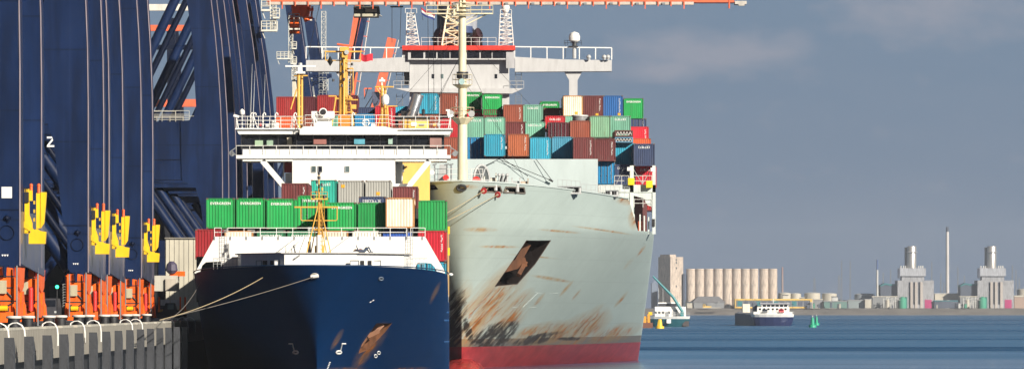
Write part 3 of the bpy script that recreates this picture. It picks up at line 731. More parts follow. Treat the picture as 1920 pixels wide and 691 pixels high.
# ---- deck house and bridge
DB = 835
sup = MB()
sup.px(768,955,112,200,DB,14); sup.box(XW(768,DB),XW(955,DB),DB+.1,DB+13.9,15,ZW(200,DB))
dh = sup.part('deck_house', OFFW, big)
MB().px(765,965,93,112,DB-1.2,9).part('wheelhouse', OFFW, big)
for i, (a,b) in enumerate(((771,794),(798,818),(821,843),(845,866),(876,899),(902,922),(924,948))):
    MB().px(a,b,96,109,DB-1.27,.1).part('window', GLASS, big)
MB().px(756,764.6,97,108,DB-.6,8).part('wing_door', LGREY, big); MB().px(949,965,97,128,DB-1.3,.12).part('side_panel', mat('panel_grey', (.40,.40,.41), .5), big)
MB().px(754,966,85.5,94,DB-1.8,10.5).part('roof_band', mat('bridge_red_band', (.62,.035,.02), .45, grime=.1), big)
wg = MB()
zt0, zb0 = ZW(112,DB), ZW(135,DB)
for x0, x1, s_ in ((965.5,1147,1),(767.5,574,-1)):
    wg.prism([(XW(x0,DB),zb0),(XW(x0,DB),ZW(107,DB)),(XW((x0+x1)/2,DB),zt0),(XW(x1,DB),zt0-.1),(XW(x1,DB),zb0+.1)], DB-.6, DB+2.4)
    xs = XW(x1-s_*72,DB)
    wg.part('bridge_wing', OFFW, big); wg = MB()
    c2 = MB().prism([(xs-.62,19.2),(xs+.62,19.2),(xs+.62,zb0-1.2),(xs+1.3,zb0-.0),(xs-1.3,zb0-.0),(xs-.62,zb0-1.2)], DB, DB+1.2); c2.part('wing_pillar', OFFW, big)
bl_ = MB()
for x0, x1 in ((965,1147),(574,755)):
    pts = [W(x0,110,DB-.5), W(x1,112,DB-.5)]
    a, b = Vector(pts[0]), Vector(pts[1]); 
    bl_.bar(a+Vector((0,0,1.75)), b+Vector((0,0,1.75)), .16)
    n = 6
    for i in range(n+1): p = a.lerp(b, i/n); bl_.bar(p, p+Vector((0,0,1.75)), .14)
bl_.part('wing_railing', WHITE, big)
ga = MB(); ga.prism([(XW(740,DB),ZW(166,DB)),(XW(982,DB),ZW(166,DB)),(XW(960,DB),ZW(176,DB)),(XW(768,DB),ZW(173,DB))], DB-1.2, DB-.01)
ga.rail([W(738,166,DB-1.2), W(767,166,DB-1.2)], 1.1, 1, .04, (1,.5), 4).rail([W(956,166,DB-1.2), W(982,166,DB-1.2)], 1.1, 1, .04, (1,.5), 4)
ga.part('gallery', OFFW, big)
for (x, y) in ((812,143),(829,143),(930,143)): MB().px(x-2.4,x+2.4,y-4,y+4,DB-.06,.1).part('window', GLASS if x != 829 else GLASSG, big)
for x in (749,972): MB().ladder(W(x,166,DB+.4), W(x,136,DB+.4), .9, .04).ladder(W(x,200,DB+.4), W(x,176,DB+.4), .9, .04).part('ladder', GREY, big)
MB().px(757,768,136,160,DB+1,.6).part('stair_housing', GREY, big)
mb = MB().rail([W(790,86,DB-1.4), W(930,86,DB-1.4)], 1.2, 1.2, .035, (1,.5), 4); mb.part('railing', WHITE2, big)
# lattice masts, domes, funnel on the roof
for (xa, xb, y0, y1, w0, w1) in ((774,770,86,25,2.0,1.1),(949,948,87,27,2.2,1.6)):
    MB().truss(W(xa,y0,DB+2), W(xb,y1,DB+2), w0, 8, .07, w1).rail([W(xb-10,y1,DB+1), W(xb+11,y1,DB+1)], .7, .8, .05, (1,), 4).part('lattice_mast', WHITE, big)
MB().lathe([(.25,0),(.3,.5),(.5,.8),(.62,1.3),(.5,1.9),(.05,2.2)], W(948,31,DB+2), 12).part('satellite_dome', WHITE, big)
MB().tube(W(1077,110,DB-.2), W(1077,90,DB-.2), .28, 8).part('dome_post', LGREY, big); MB().tube(W(1077,90,DB-.2), W(1077,79,DB-.2), .34, 8).px(1066,1084,86,88,DB-.8,1).part('dome_base', DARK, big)
MB().lathe([(.45,.1),(.80,.35),(.84,.95),(.65,1.45),(.05,1.7)], W(1077,81,DB-.2), 14).part('satellite_dome', WHITE, big)
MB().rail([W(1058,85,DB-.2), W(1090,85,DB-.2)], .7, .5, .03, (1,.5), 4).tube(W(1060,108,DB-.2), W(1061,78,DB-.2), .03, 4).part('light_bracket', DARK, big)
for x in (1104,1133,1140): MB().tube(W(x,112,DB-1), W(x,107,DB-1), .22, 8).ball(W(x,107,DB-1), .35, 8).part('wing_repeater', LGREY, big)
MB().lathe([(1.9,0),(1.9,6.6)], W(843,86,DB+9), 24).part('funnel', mat('funnel_dark_blue', (.03,.035,.06), .4), big)
MB().lathe([(2.35,0),(2.5,3.8),(1.9,4.0)], W(864,76,DB+10), 24).part('funnel_casing', mat('funnel_grey_blue', (.30,.32,.36), .5), big)
MB().lathe([(1.6,-.5),(1.6,.5)], W(866,56,DB+7.4), 18).part('funnel_band', mat('funnel_band_navy', (.05,.08,.18), .5), big)
for x, s_ in ((825,-1),(893,1)):
    MB().tube(W(x,90,DB+5), W(x,70,DB+5), .62, 10).tube(W(x,71,DB+5), W(x+s_*-2,65,DB+5), .66, 10, .68).tube(W(x+s_*-2,66,DB+5), W(x+s_*6,62,DB+4.6), .68, 12, .85).part('vent_cowl', mat('cowl_maroon', (.045,.02,.025), .5), big)
pl = MB()
for k in range(7): pl.lathe([(.5,0),(.5,1.0),(.7,1.1),(.6,1.5),(.1,1.6)], W(818+k*13,88,DB+6), 8)
pl.box(XW(812,DB),XW(905,DB),DB+7,DB+13,ZW(94,DB),ZW(74,DB)).part('engine_vents', mat('soot_dark', (.03,.025,.03), .7), big)
# courtesy flag
def flag(x0, y0, x1, y1, D, bands, cat_label, drop=6, wave=.25):
    t = thing('flag', cat_label, 'flag', W(x0, y0, D)); L = XW(x1,D)-XW(x0,D); Ht = abs(ZW(y1,D)-ZW(y0,D)); sag = -drop*D/F
    nb = len(bands)
    for bi, m in enumerate(bands):
        mbf = MB(); n = 10
        for i in range(n+1):
            u = i/n
            for j in (0, 1):
                v_ = (bi+j)/nb; p = W(x0,y0,D)+Vector((L*u, wave*math.sin(u*7+v_*1.5), sag*u-Ht*v_-.12*math.sin(u*5)))
                mbf.v.append(p)
        mbf.f = [(2*i,2*i+2,2*i+3,2*i+1) for i in range(n)]; mbf.sm = [True]*n
        mbf.part('stripe' if nb > 1 else 'flag_cloth', m, t)
    return t
flag(790,14,815,26,DB-3,[mat('flag_red', (.45,.03,.05), .8), mat('flag_white', (.75,.72,.70), .8), mat('flag_blue', (.03,.05,.22), .8)], 'red, white and blue striped flag flying above the wheelhouse of the pale ship', 14)
MB().tube(W(789,13,DB-3), W(793,38,DB-3), .03, 4).part('flag_halyard', DARK, big)

# ================================================================ deck cargo of the big ship
g = 'containers stacked on the pale ship'
BC = [
 # front bay on the breakwater line
 (825,862,257,654,'brown','rust brown container at the left end of the breakwater row, left of the cream mast',None,CH),
 (871,906,257,654,'blue','blue container just right of the cream mast, resting on the breakwater line','V',CH),
 (907,948,251,652,'cyan','bright blue container standing forward, second right of the cream mast','V',CH),
 (952,992,251,652,'rust','faded orange-brown container standing on dark feet between two blue containers','V',CH),
 (994,1033,257,653,'cyan','vivid blue container right of the faded orange-brown one','V',CH),
 (1036,1073,256,660,'ltblue','weathered light blue container without lettering, left of the maroon pair',None,CH),
 (1075,1114,257,653,'maroon','left one of the maroon pair above the right end of the breakwater','V',CH),
 (1115,1154,260,653,'maroon','right one of the maroon pair above the right end of the breakwater','V',CH),
 (1155,1190,268,655,'cyan','rust streaked blue container under the two flat racks','V',CH),
 (1189,1227,269,652,'navy','navy container at the outer right edge of the cargo','H',CH),
 (1115,1152,303,654,'blue','blue container half hidden by the right edge of the breakwater','V',CH),
 (1153,1191,308,654,'navy','faded navy container behind the first yellow bin','H',CH),
 (1195,1227,311,654,'crimson','bright red container behind the second yellow bin','H',CH),
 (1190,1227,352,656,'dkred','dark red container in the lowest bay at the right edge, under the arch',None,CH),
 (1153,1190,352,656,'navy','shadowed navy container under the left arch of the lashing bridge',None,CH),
 # second tier
 (826,866,222,668,'red','orange-red container behind the cream mast above the dark gap',None,CH),
 (872,908,219,668,'pale','pale green container right of the cream mast, above the blue one','H',CH),
 (909,947,219,668,'pale','pale green container with lettering, left of the maroon one in the third row','H',CH),
 (948,984,228,674,'maroon','maroon container with vertical lettering between pale green ones','V',CH),
 (985,1022,228,674,'pale','pale green container with rust smudge, over the vivid blue one','H',CH),
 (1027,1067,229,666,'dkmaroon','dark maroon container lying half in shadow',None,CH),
 (1069,1107,226,666,'brown','plain red-brown container carrying the grey drum',None,CH),
 (1107,1144,217,667,'paleold','rust spotted pale green container, right of the plain red-brown one',None,CH),
 (1145,1182,217,669,'pale','clean pale green container above the flat racks','H',CH),
 (1183,1212,237,684,'crimson','crimson container at the right edge over the orange one','V',CH),
 (1183,1220,259,680,'orange','orange container just showing above the navy one at the right edge',None,2.3),
 (1180,1207,222,698,'navy','navy container squeezed under the rightmost green one','V',CH),
 # third tier
 (866,903,172,696,'green','green lettered container right beside the cream mast in the top row','E',CH),
 (904,942,176,694,'green','green lettered container left of the white pillar foot','E',CH),
 (868,905,205,696,'crimson','red container strip between the green top row and pale green row','V',2.3),
 (906,944,205,694,'maroon','maroon container strip under the second green one of the top row','V',2.3),
 (944,981,196,693,'brown','brown container with lettering next to the pale green one, below the gallery','V',CH),
 (982,1017,196,693,'pale','pale green container standing right of the brown one in the top row','H',CH),
 (1013,1049,190,710,'green','green container top peeking out behind the cream one','E',CH),
 (1020,1056,202,697,'maroon','maroon container under the peeking green one','V',2.3),
 (1024,1058,217,683,'red','low red container with lettering under the maroon one','H',1.6),
 (1058,1078,217,690,'pale','sliver of pale green container left of the grey drum',None,1.6),
 (1056,1093,179,694,'cream','cream container with rusty corners in the top row',None,CH),
 (1094,1131,179,694,'maroon','maroon container in the top row right of the cream one','V',CH),
 (1131,1168,179,694,'royal','royal blue container in the top row','V',CH),
 (1170,1206,184,698,'green','rightmost green container, top of its stack against the sky','E',CH),
 # to the left of the mast, above the blue ship's bridge
 (786,823,175,694,'cyan','blue container in the top row right of the silver exhaust pipe','V',CH),
 (825,862,175,694,'brown','brown container in the top row immediately left of the cream mast','V',CH),
 (786,823,213,694,'brown','brown container under the blue one beside the exhaust pipe','V',CH),
 (747,784,213,694,'brown','brown container behind the silver exhaust pipe',None,CH),
 (825,862,213,695,'red','faded red container below the brown one left of the cream mast','H',CH),
 (742,762,199,702,'cyan','narrow glimpse of blue container left of the exhaust pipe',None,CH),
 (703,741,198,694,'crimson','crimson container behind the slim yellow mast with the dome','V',CH),
 (668,704,201,700,'navy','dark navy container between the thick yellow mast and the crimson one',None,CH),
 (665,703,213,692,'blue','blue container under the dark navy one',None,CH),
 (633,671,178,694,'dkmaroon','dark maroon container behind the thick yellow mast',None,CH),
 (595,632,178,694,'dkred','deep crimson-maroon container above the white horn box',None,CH),
 (556,594,181,694,'dkmaroon','maroon-brown container right of the radar mast',None,CH),
 (518,555,181,694,'dkred','leftmost dark red container next to the crane leg',None,CH),
 (518,555,218,693,'orange','orange-brown container low behind the left rail of the bridge roof',None,CH),
 (556,592,218,693,'brown','brown container behind the radar mast foot',None,CH),
 (593,630,216,693,'pale','pale green container behind the white horn box',None,CH),
 (631,667,216,693,'pale','pale green container behind the foot of the thick yellow mast',None,CH),
 (708,745,236,692,'brown','brown container low behind the life-ring reel',None,CH),
 (825,862,240,690,'dkmaroon','shadowed maroon container left of the cream mast above the rust brown one',None,CH),
]
DOOR = MB(); 
for xx in (-.82,-.36,.36,.82): DOOR.tube((xx,-.03,.12),(xx,-.03,CH-.1),.028,6).box(xx-.05,xx+.05,-.05,-.01,1.0,1.1)
DOOR.box(-.012,.012,-.012,.03,.14,CH-.1); DOORM = DOOR.mesh('locking_bars')
PLC = MB().box(-.17,.17,-.012,.0,0,.3).mesh('placard'); PLC.materials.append(mat('placard_orange', (.80,.38,.02), .5)); DOORM.materials.append(mat('zinc_bar', (.16,.17,.17), .45, rust=.3))
def fit(t, bars=False, plc=None):
    if bars: o = bpy.data.objects.new('locking_bars', DOORM); C.objects.link(o); o.parent = t
    if plc: o = bpy.data.objects.new('placard', PLC); C.objects.link(o); o.parent = t; o.location = (plc[0], .03, plc[1])
for (x0,x1,yt,D,col,lab,txt,h) in BC:
    t = container(x0,x1,yt,D,col,lab,txt,g,h)
    if lab.startswith(('blue container half hidden','dark maroon container lying','faded red container','navy container squeezed','blue container just right')): fit(t, True)
    pl_ = {'maroon container in the top row':(.45,.1), 'royal blue container in the top':(.75,.15), 'cream container with rusty':(.4,.3), 'crimson container behind':(0,1.5), 'dark maroon container behind':(.9,.1), 'deep crimson':(-.7,.2)}
    for k_, p_ in pl_.items():
        if lab.startswith(k_): fit(t, False, p_)
# folded flat racks on the right stack, grey drum, tarpaulin bundle
for (y0,y1,col,lab) in ((244,256,(.10,.03,.025),'folded dark red flat rack with steel lattice, upper one of two'),(257,267,(.10,.24,.36),'folded light blue flat rack with steel lattice, lower one of two')):
    D = 654; t = thing('flat_rack', lab, 'flat rack', (XW(1170,D),D,ZW(y1,D)), 'folded flat racks'); m = mat('rack_'+lab[7:11].strip(), col, .6, rust=.3)
    x0, x1 = XW(1153,D), XW(1187,D); z0, z1 = ZW(y1,D), ZW(y0,D)
    f = MB().box(x0,x1,D,D+12,z0,z0+.13).box(x0,x1,D,D+12,z1-.13,z1).box(x0,x0+.15,D+.02,D+11.9,z0+.14,z1-.14).box(x1-.15,x1,D+.02,D+11.9,z0+.14,z1-.14); f.part('deck_frame', m, t)
    l = MB(); k = 5
    for i in range(k):
        a = x0+.15+(x1-x0-.3)*i/k; b = x0+.15+(x1-x0-.3)*(i+1)/k
        l.bar((a,D+.1,z0+.13),((a+b)/2,D+.1,z1-.13),.09).bar(((a+b)/2,D+.1,z1-.13),(b,D+.1,z0+.13),.09)
    l.part('end_lattice', mat('rack_lattice', (.5,.48,.45), .6) , t)
D = 667; t = thing('steel_drum', 'large grey open steel drum on top of the plain red-brown container', 'drum', W(1088,226,D))
c = W(1088,226,D)+Vector((0,1.3,0))
MB().lathe([(.85,0),(.9,.1),(.86,.5)], c, 18).part('shell', GREY, t); MB().lathe([(.97,.48),(1.0,.55),(.97,.68),(.7,.7)], c, 18).part('rim', LGREY, t)
# ================================================================ the blue feeder ship
FX, FB = -11.0, 10.58
fee = thing('container_ship', 'smaller container ship with dark blue hull, white bridge and yellow masts, moored at the quay', 'ship', (FX, 450, 0))
f_ys = lambda z: 450+(9.6-z)*.75
f_L = lambda z: 20+26*max(0,(9.8-z)/9.8)**1.1
f_pq = lambda z: (2.0-.55*max(0,min(1,(9.8-z)/9.8)), 2.0-.95*max(0,min(1,(9.8-z)/9.8)))
def f_zt(s):
    if s < 24: return 9.85-.55*min(1, s/22)**1.3
    if s < 26: return 9.3-(s-24)/2*2.2
    return 7.1
zl = [-2,-1,0,.7,1.4,2.1,2.8,3.5,4.2,4.9,5.6,6.3,7.0]
me = hull_mesh(FX, FB, zl, f_ys, f_L, f_pq, f_zt, 7.0, 592, nb=90, na=12, nup=5)
fbvh = bvh_of(me)
def fh(x, y, out=0.0): p, n = hit(fbvh, x, y); return p+n*out
def fblob(x, y, rx, rz, t=0): p = fh(x, y); return (p.x-FX, p.z, rx, rz, t)
PR = mat('rusty_pocket', (.15,.062,.028), .7, rust=.5, var=.5, vs=1.2)
cuts = [(pocket(fbvh, [(706,605),(735,605),(722,622),(690,655),(672,662),(678,645)], .7)[0], PR)]
for (x, y, rr_) in ((590,516,7),(714,521,4)):
    cuts.append((pocket(fbvh, [(x+rr_*math.cos(a), y+.64*rr_*math.sin(a)) for a in [k*math.pi/5 for k in range(10)]], .8)[0], PK))
FP = hull_paint('navy_hull_paint', (.0002,.021,.080), -.3, (.40,.035,.03), [fblob(700,638,2.0,.75,-52), fblob(632,636,1.1,.25,-60), fblob(683,662,1.7,.6,-55), fblob(816,548,1.1,.22,-65), fblob(765,691,2.0,.2,0), fblob(640,691,2.2,.2,0)], -40, 0, (), .5, spec=.05, gold_=.35, spots=.12)
me = cut(me, cuts, [FP]); place_mesh('hull', me, fee)
for (x, y, rr_) in ((590,516,7),(714,521,4)):
    q = [fh(x+rr_*math.cos(a), y+.64*rr_*math.sin(a), .05) for a in [k*math.pi/6 for k in range(13)]]
    MB().path(q, .05, 6).part('fairlead_ring', mat('worn_ring', (.16,.20,.26), .5, rust=.3) if x > 600 else mat('worn_white_ring', (.55,.52,.46), .5, rust=.3), fee)
MB().tube(fh(583,517,.1), fh(597,515,.1), .16, 8).part('fairlead_roller', WHITE, fee)
MB().tube(fh(604,518,-.05), fh(612,517,-.05), .05, 5).part('fairlead_pin', LGREY, fee)
an = MB(); a0 = fh(722,612,-.25); a1 = fh(704,628,-.2); a2 = fh(684,652,-.15)
an.bar(a0,a1,.28).bar(a1+Vector((-.5,0,-.2)), a1+Vector((.45,0,.25)), .35).bar(a1+Vector((-.4,0,-.1)),a2+Vector((-.2,0,.1)),.2).part('anchor', mat('rusty_anchor_brown', (.22,.10,.05), .7, rust=.4), fee)
mk = MB()
def seg(x0,y0,x1,y1,w=.07,o=.03): mk.tube(fh(x0,y0,o), fh(x1,y1,o), w, 4)
for s_, bx in ((1,637),(-1,553)):
    P_ = [(bx+s_*11,643),(bx+s_*4,643),(bx+s_*1,656)]
    mk = MB()
    for a, b in zip(P_, P_[1:]): seg(*a, *b, w=.05)
    q = [(bx-s_*2+5*math.cos(a), 659+2.6*math.sin(a)) for a in [k*math.pi/6 for k in range(13)]]
    for a, b in zip(q, q[1:]): seg(*a, *b, w=.07)
    mk.part('bulb_mark', LTR, fee)
mk = MB()
for cx_, cy_ in ((710,660),(704,666)):
    q = [(cx_+2.8*math.cos(a), cy_+2.8*math.sin(a)) for a in [k*math.pi/5 for k in range(11)]]
    for a, b in zip(q, q[1:]): seg(*a, *b, w=.04)
mk.part('thruster_mark', LTR, fee)
for k in range(6): mk = MB(); seg(617-k*1.1, 678+k*3, 619-k*1.1, 678+k*3, .04); mk.part('draught_mark', LTR, fee)
# draught figures
for k, (x, y) in enumerate(((693,566),(698,563))): MB().tube(fh(x,y,.03), fh(x+3,y-2,.03), .03, 4).part('draught_mark', LTR, fee)
cap = MB()
for s_ in (1,-1):
    pts = []
    for i in range(30):
        s = 22.5*(i/29)**1.6; u = min(1, s/f_L(9.6)); pts.append(Vector((FX+s_*FB*(1-(1-u)**2)**.5, f_ys(f_zt(s))+s, f_zt(s)+.04)))
    cap.path(pts, .05, 5)
cap.part('bulwark_cap_rail', mat('dark_blue_trim', (.004,.03,.085), .4), fee)
# white breakwater bulkhead with cut-outs, railing and ladders
D = 471.5
zb = 8.6
def hole(cx, rx, y0, y1, n=10): pass
bk_ = MB()
zt = ZW(443,D)
out = [(XW(365,D),zb),(XW(365,D),ZW(512,D)),(XW(403,D),zt),(XW(797,D),zt),(XW(834,D),ZW(508,D)),(XW(834,D),zb)]
# left/right openings are real gaps: build the plate as strips round them
def strip(pts): bk_.prism(pts, D, D+.2)
X_ = lambda x: XW(x,D); Z_ = lambda y: ZW(y,D)
strip([(X_(367),Z_(508)),(X_(403),zt),(X_(403),Z_(490)),(X_(386),Z_(491)),(X_(379),Z_(497)),(X_(374),Z_(513)),(X_(365),Z_(513))])
strip([(X_(403),zt),(X_(797),zt),(X_(797),Z_(492)),(X_(403),Z_(490))])
strip([(X_(797),zt),(X_(834),Z_(508)),(X_(834),Z_(516)),(X_(822),Z_(514)),(X_(815),Z_(500)),(X_(808),Z_(493)),(X_(797),Z_(492))])
strip([(X_(416),Z_(490)),(X_(783),Z_(492)),(X_(779),Z_(500)),(X_(779),zb),(X_(418),zb),(X_(418),Z_(498))])
bh = bk_.part('breakwater_bulkhead', WHITE, fee)
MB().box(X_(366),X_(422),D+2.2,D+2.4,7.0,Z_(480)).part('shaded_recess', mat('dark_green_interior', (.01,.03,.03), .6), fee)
rl = MB(); a = W(402,443,D); b = W(797,443,D)
gaps = [(402,415),(427,762),(770,797)]
for x0, x1 in gaps: rl.rail([W(x0,443,D+.1), W(x1,443,D+.1)], .72, 1.3, .032, (1,.5), 5)
rl.part('railing', WHITE2, fee)
pb = MB()
for k in range(14): pb.px(402+30*k-1.2, 402+30*k+1.2, 443, 449, D-.06, .05)
pb.part('railing_feet', GREY, fee)
for x in (420,769): MB().ladder(W(x,500,D-.25), W(x,428,D-.25), .42, .022).part('ladder', LGREY, fee)
for k, (x0,x1) in enumerate(((400,413),(413,436),(436,446))): pass
for (x0, x1) in ((400,444),(749,795)):
    c_ = MB(); dd = 466
    for x in [x0+(x1-x0)*i/6 for i in range(7)]: c_.tube(W(x,508 if x0 > 500 else 505,dd), W(x,484,dd), .022, 4)
    c_.tube(W(x0,484,dd), W(x1,484,dd), .035, 5).tube(W(x0+8,484,dd+1.5), W(x1+6,484,dd+1.5), .035, 5).tube(W(x0,484,dd), W(x0+8,484,dd+1.5), .035, 5).tube(W(x1,484,dd), W(x1+6,484,dd+1.5), .035, 5).tube(W(x0,494,dd), W(x1,494,dd), .02, 4)
    c_.part('guard_cage', LGREY, fee)
# raised fore-castle house with angled front
zd = ZW(475,459)
P_ = [(XW(447,470),471.3),(XW(447,470),469),(XW(452,464),464),(XW(533,457.2),457.2),(XW(668,457.2),457.2),(XW(757,464),464),(XW(768,470),469),(XW(768,470),471.3)]
hs = MB().plan(P_, 8.4, zd); hs.part('forecastle_house', WHITE, fee)
MB().plan([(x-(.25 if x < -9 else -.25), y-.18) for x, y in P_], zd+.003, zd+.07).part('deck_edge', mat('deck_edge_grey', (.50,.48,.44), .6), fee)
for x in (655,668,683,706,486,498,508,524):
    dd = 457.2-.05 if 533 < x < 668 else 460.2
    # mooring cut-outs and folded shutters on the house sides
for (x0, x1, kind) in ((676,683,'d'),(690,697,'d'),(657,673,'w'),(699,714,'w'),(481,491,'w'),(493,501,'d'),(507,513,'d'),(515,524,'w')):
    xc = (x0+x1)/2
    if xc > 668: t_ = (xc-668)/(757-668); dd = 457.2+t_*6.8
    elif xc < 533: t_ = (533-xc)/(533-452); dd = 457.2+t_*6.8
    else: dd = 457.2
    m_ = MB(); a = Vector((XW(x0,dd),dd-.35,0)); 
    m_.box(XW(x0,dd), XW(x1,dd), dd-.42, dd-.36, ZW(500.5,dd), ZW(488,dd))
    if kind == 'w':
        m_.part('shutter', WHITE, fee)
        r_ = MB().path([(XW(x0,dd),dd-.45,ZW(500,dd)),(XW(x0,dd),dd-.45,ZW(488,dd)),(XW(x1,dd),dd-.45,ZW(488,dd)),(XW(x1,dd),dd-.45,ZW(500,dd))], .035, 5); r_.part('shutter_frame', GREY, fee)
    else: m_.part('opening', BLACK, fee)
for (a, b) in (((560,475),(572,443)),((515,475),(553,447)),((612,475),(655,443)),((536,475),(536,462)),((556,475),(549,461))):
    MB().tube(W(*a,466), W(*b,470.8), .03, 4).part('stay', GREY, fee)
MB().tube(W(553,475,465), W(552,462,465), .06, 6).ball(W(552,461,465), .12, 8).tube(W(548,475,465),W(547,466,465),.05,6).part('vent_pipe', LGREY, fee)
MB().px(577,583,452,475,463,.4).part('locker', GREY, fee)
MB().tube(W(553,484,457), W(562,478,457), .06, 5).part('bracket', GREY, fee)
# yellow foremast on the forecastle
D = 461.5
fm = MB(); cx = XW(598,D)
fm.tube((cx,D,ZW(444,D)), (cx,D,ZW(345,D)), .12, 10, .08).tube((cx+.25,D+.1,ZW(475,D)), (cx+.22,D+.1,ZW(375,D)), .06, 6)
fm.tube((cx,D,ZW(345,D)), (cx,D,ZW(324,D)), .05, 6)
fm.part('foremast', YELM, fee)
MB().tube((cx,D,ZW(475,D)), (cx,D,ZW(440,D)), .22, 12).part('mast_base', WHITE, fee)
br = MB()
br.tube(W(575,474,D-.5), W(597,382,D), .045, 6).tube(W(620,474,D-.5), W(600,382,D), .045, 6).tube(W(583,474,D+1.2), W(597,400,D), .05, 6).tube(W(612,474,D+1.2),W(599,400,D),.05,6)
br.tube(W(552,388,D), W(634,388,D), .07, 6).tube(W(588,430,D), W(607,430,D), .05, 5)
br.path([W(564,388,D),W(564,411,D),W(566,413,D),W(630,413,D),W(632,411,D),W(632,388,D)], .045, 6)
br.part('yard_and_legs', YELM, fee)
MB().px(583,614,371,374,D-.4,.8).rail([W(583,371,D-.4),W(614,371,D-.4)],.5,.5,.02,(1,.5),4).part('light_platform', YELM, fee)
MB().ladder(W(604,474,D-.2), W(604,376,D-.2), .35, .018).part('ladder', YELM, fee)
for (x,y,r_) in ((598,325,.10),(598,333,.13),(594,341,.10),(603,346,.10),(588,369,.14),(608,369,.14),(593,360,.10),(604,354,.08)): MB().tube(W(x,y+3,D-.3), W(x,y-3,D-.3), r_, 8).part('navigation_light', DARK if r_ > .09 else YELM, fee)
for x in (594,604): MB().px(x-4,x+4,460,475,D+.5,.25).part('cable_cabinet', YELM, fee)
# person lying on the forecastle roof
def person_lying():
    D = 459.5; base = W(682,475,D); z0 = ZW(475,D)+.07
    t = thing('person', 'person lying on their back with bent knees on the white forecastle roof, holding something up', 'person', (base.x, D, z0))
    def skin(name, pts, edges, rad, m, sub=1):
        me = bpy.data.meshes.new(name); me.from_pydata([Vector(p) for p in pts], edges, [])
        o = bpy.data.objects.new(name, me); C.objects.link(o); md = o.modifiers.new('s', 'SKIN'); 
        rad = [q if q < .02 else q*1.22 for q in rad]
        for i, r in enumerate(rad): me.skin_vertices[0].data[i].radius = (r, r) if not isinstance(r, tuple) else r
        me.skin_vertices[0].data[0].use_root = True
        sb = o.modifiers.new('u', 'SUBSURF'); sb.levels = sb.render_levels = sub
        dg = bpy.context.evaluated_depsgraph_get(); dg.update(); nm = bpy.data.meshes.new_from_object(o.evaluated_get(dg)); bpy.data.objects.remove(o)
        nm.name = name; nm.polygons.foreach_set('use_smooth', [True]*len(nm.polygons))
        ob = bpy.data.objects.new(name, nm); nm.materials.clear(); nm.materials.append(m); C.objects.link(ob); ob.parent = t; return ob
    # local frame: +X towards the feet, hips at x=0
    pts = [(0,0,.13),(-.25,0,.15),(-.47,0,.17),(-.57,0,.20),(-.68,0,.21),(-.78,0,.20)]; ed = [(0,1),(1,2),(2,3),(3,4),(4,5)]; rad = [.13,.13,.14,.055,.095,.09]
    def add(chain, start):
        prev = start
        for p, r in chain: pts.append(p); rad.append(r); ed.append((prev, len(pts)-1)); prev = len(pts)-1
        return prev
    for s, k, f in ((-1,.50,.62),(1,.28,.42)):
        add([((.04,s*.10,.12),.10),((k*.5+.02,s*.12,.34),.075),((k-.08,s*.12,.47),.062),((f-.1,s*.12,.22),.05),((f,s*.12,.06),.04),((f+.17,s*.12,.045),.035)], 0)
    for s in (-1,1):
        e = add([((-.46,s*.19,.18),.055),((-.50,s*.26,.32),.042),((-.58,s*.15,.50),.033),((-.60,s*.10,.56),.026)], 2)
        for q in range(5):
            add([((-.62+.008*q,s*(.075+.012*q),.60),.009),((-.62+.008*q,s*(.055+.012*q),.645-.006*abs(q-2)),.008)], e)
    skin('body', pts, ed, rad, DENIM)
    skin('head', [(-.66,0,.20),(-.70,0,.215),(-.77,0,.21)], [(0,1),(1,2)], [.075,.098,.085], SKIN)
    skin('hair', [(-.72,0,.16),(-.79,0,.18),(-.81,0,.22)], [(0,1),(1,2)], [.075,.09,.06], HAIR)
    skin('shirt', [(-.06,0,.14),(-.25,0,.155),(-.45,0,.17)], [(0,1),(1,2)], [.145,.15,.16], SHIRT)
    for s in (-1,1): skin('sleeve', [(-.44,s*.17,.19),(-.49,s*.25,.30)], [(0,1)], [.07,.055], SHIRT)
    MB().box(-.66,-.60,-.09,.09,.62,.64).part('phone', BLACK, t).location = t.location*0
    return t
try: person = person_lying()
except Exception as e: print('person failed', e)
for ch in person.children:
    if ch.name.startswith('phone'):
        for v in ch.data.vertices: v.co += person.location   # part() already took the root away
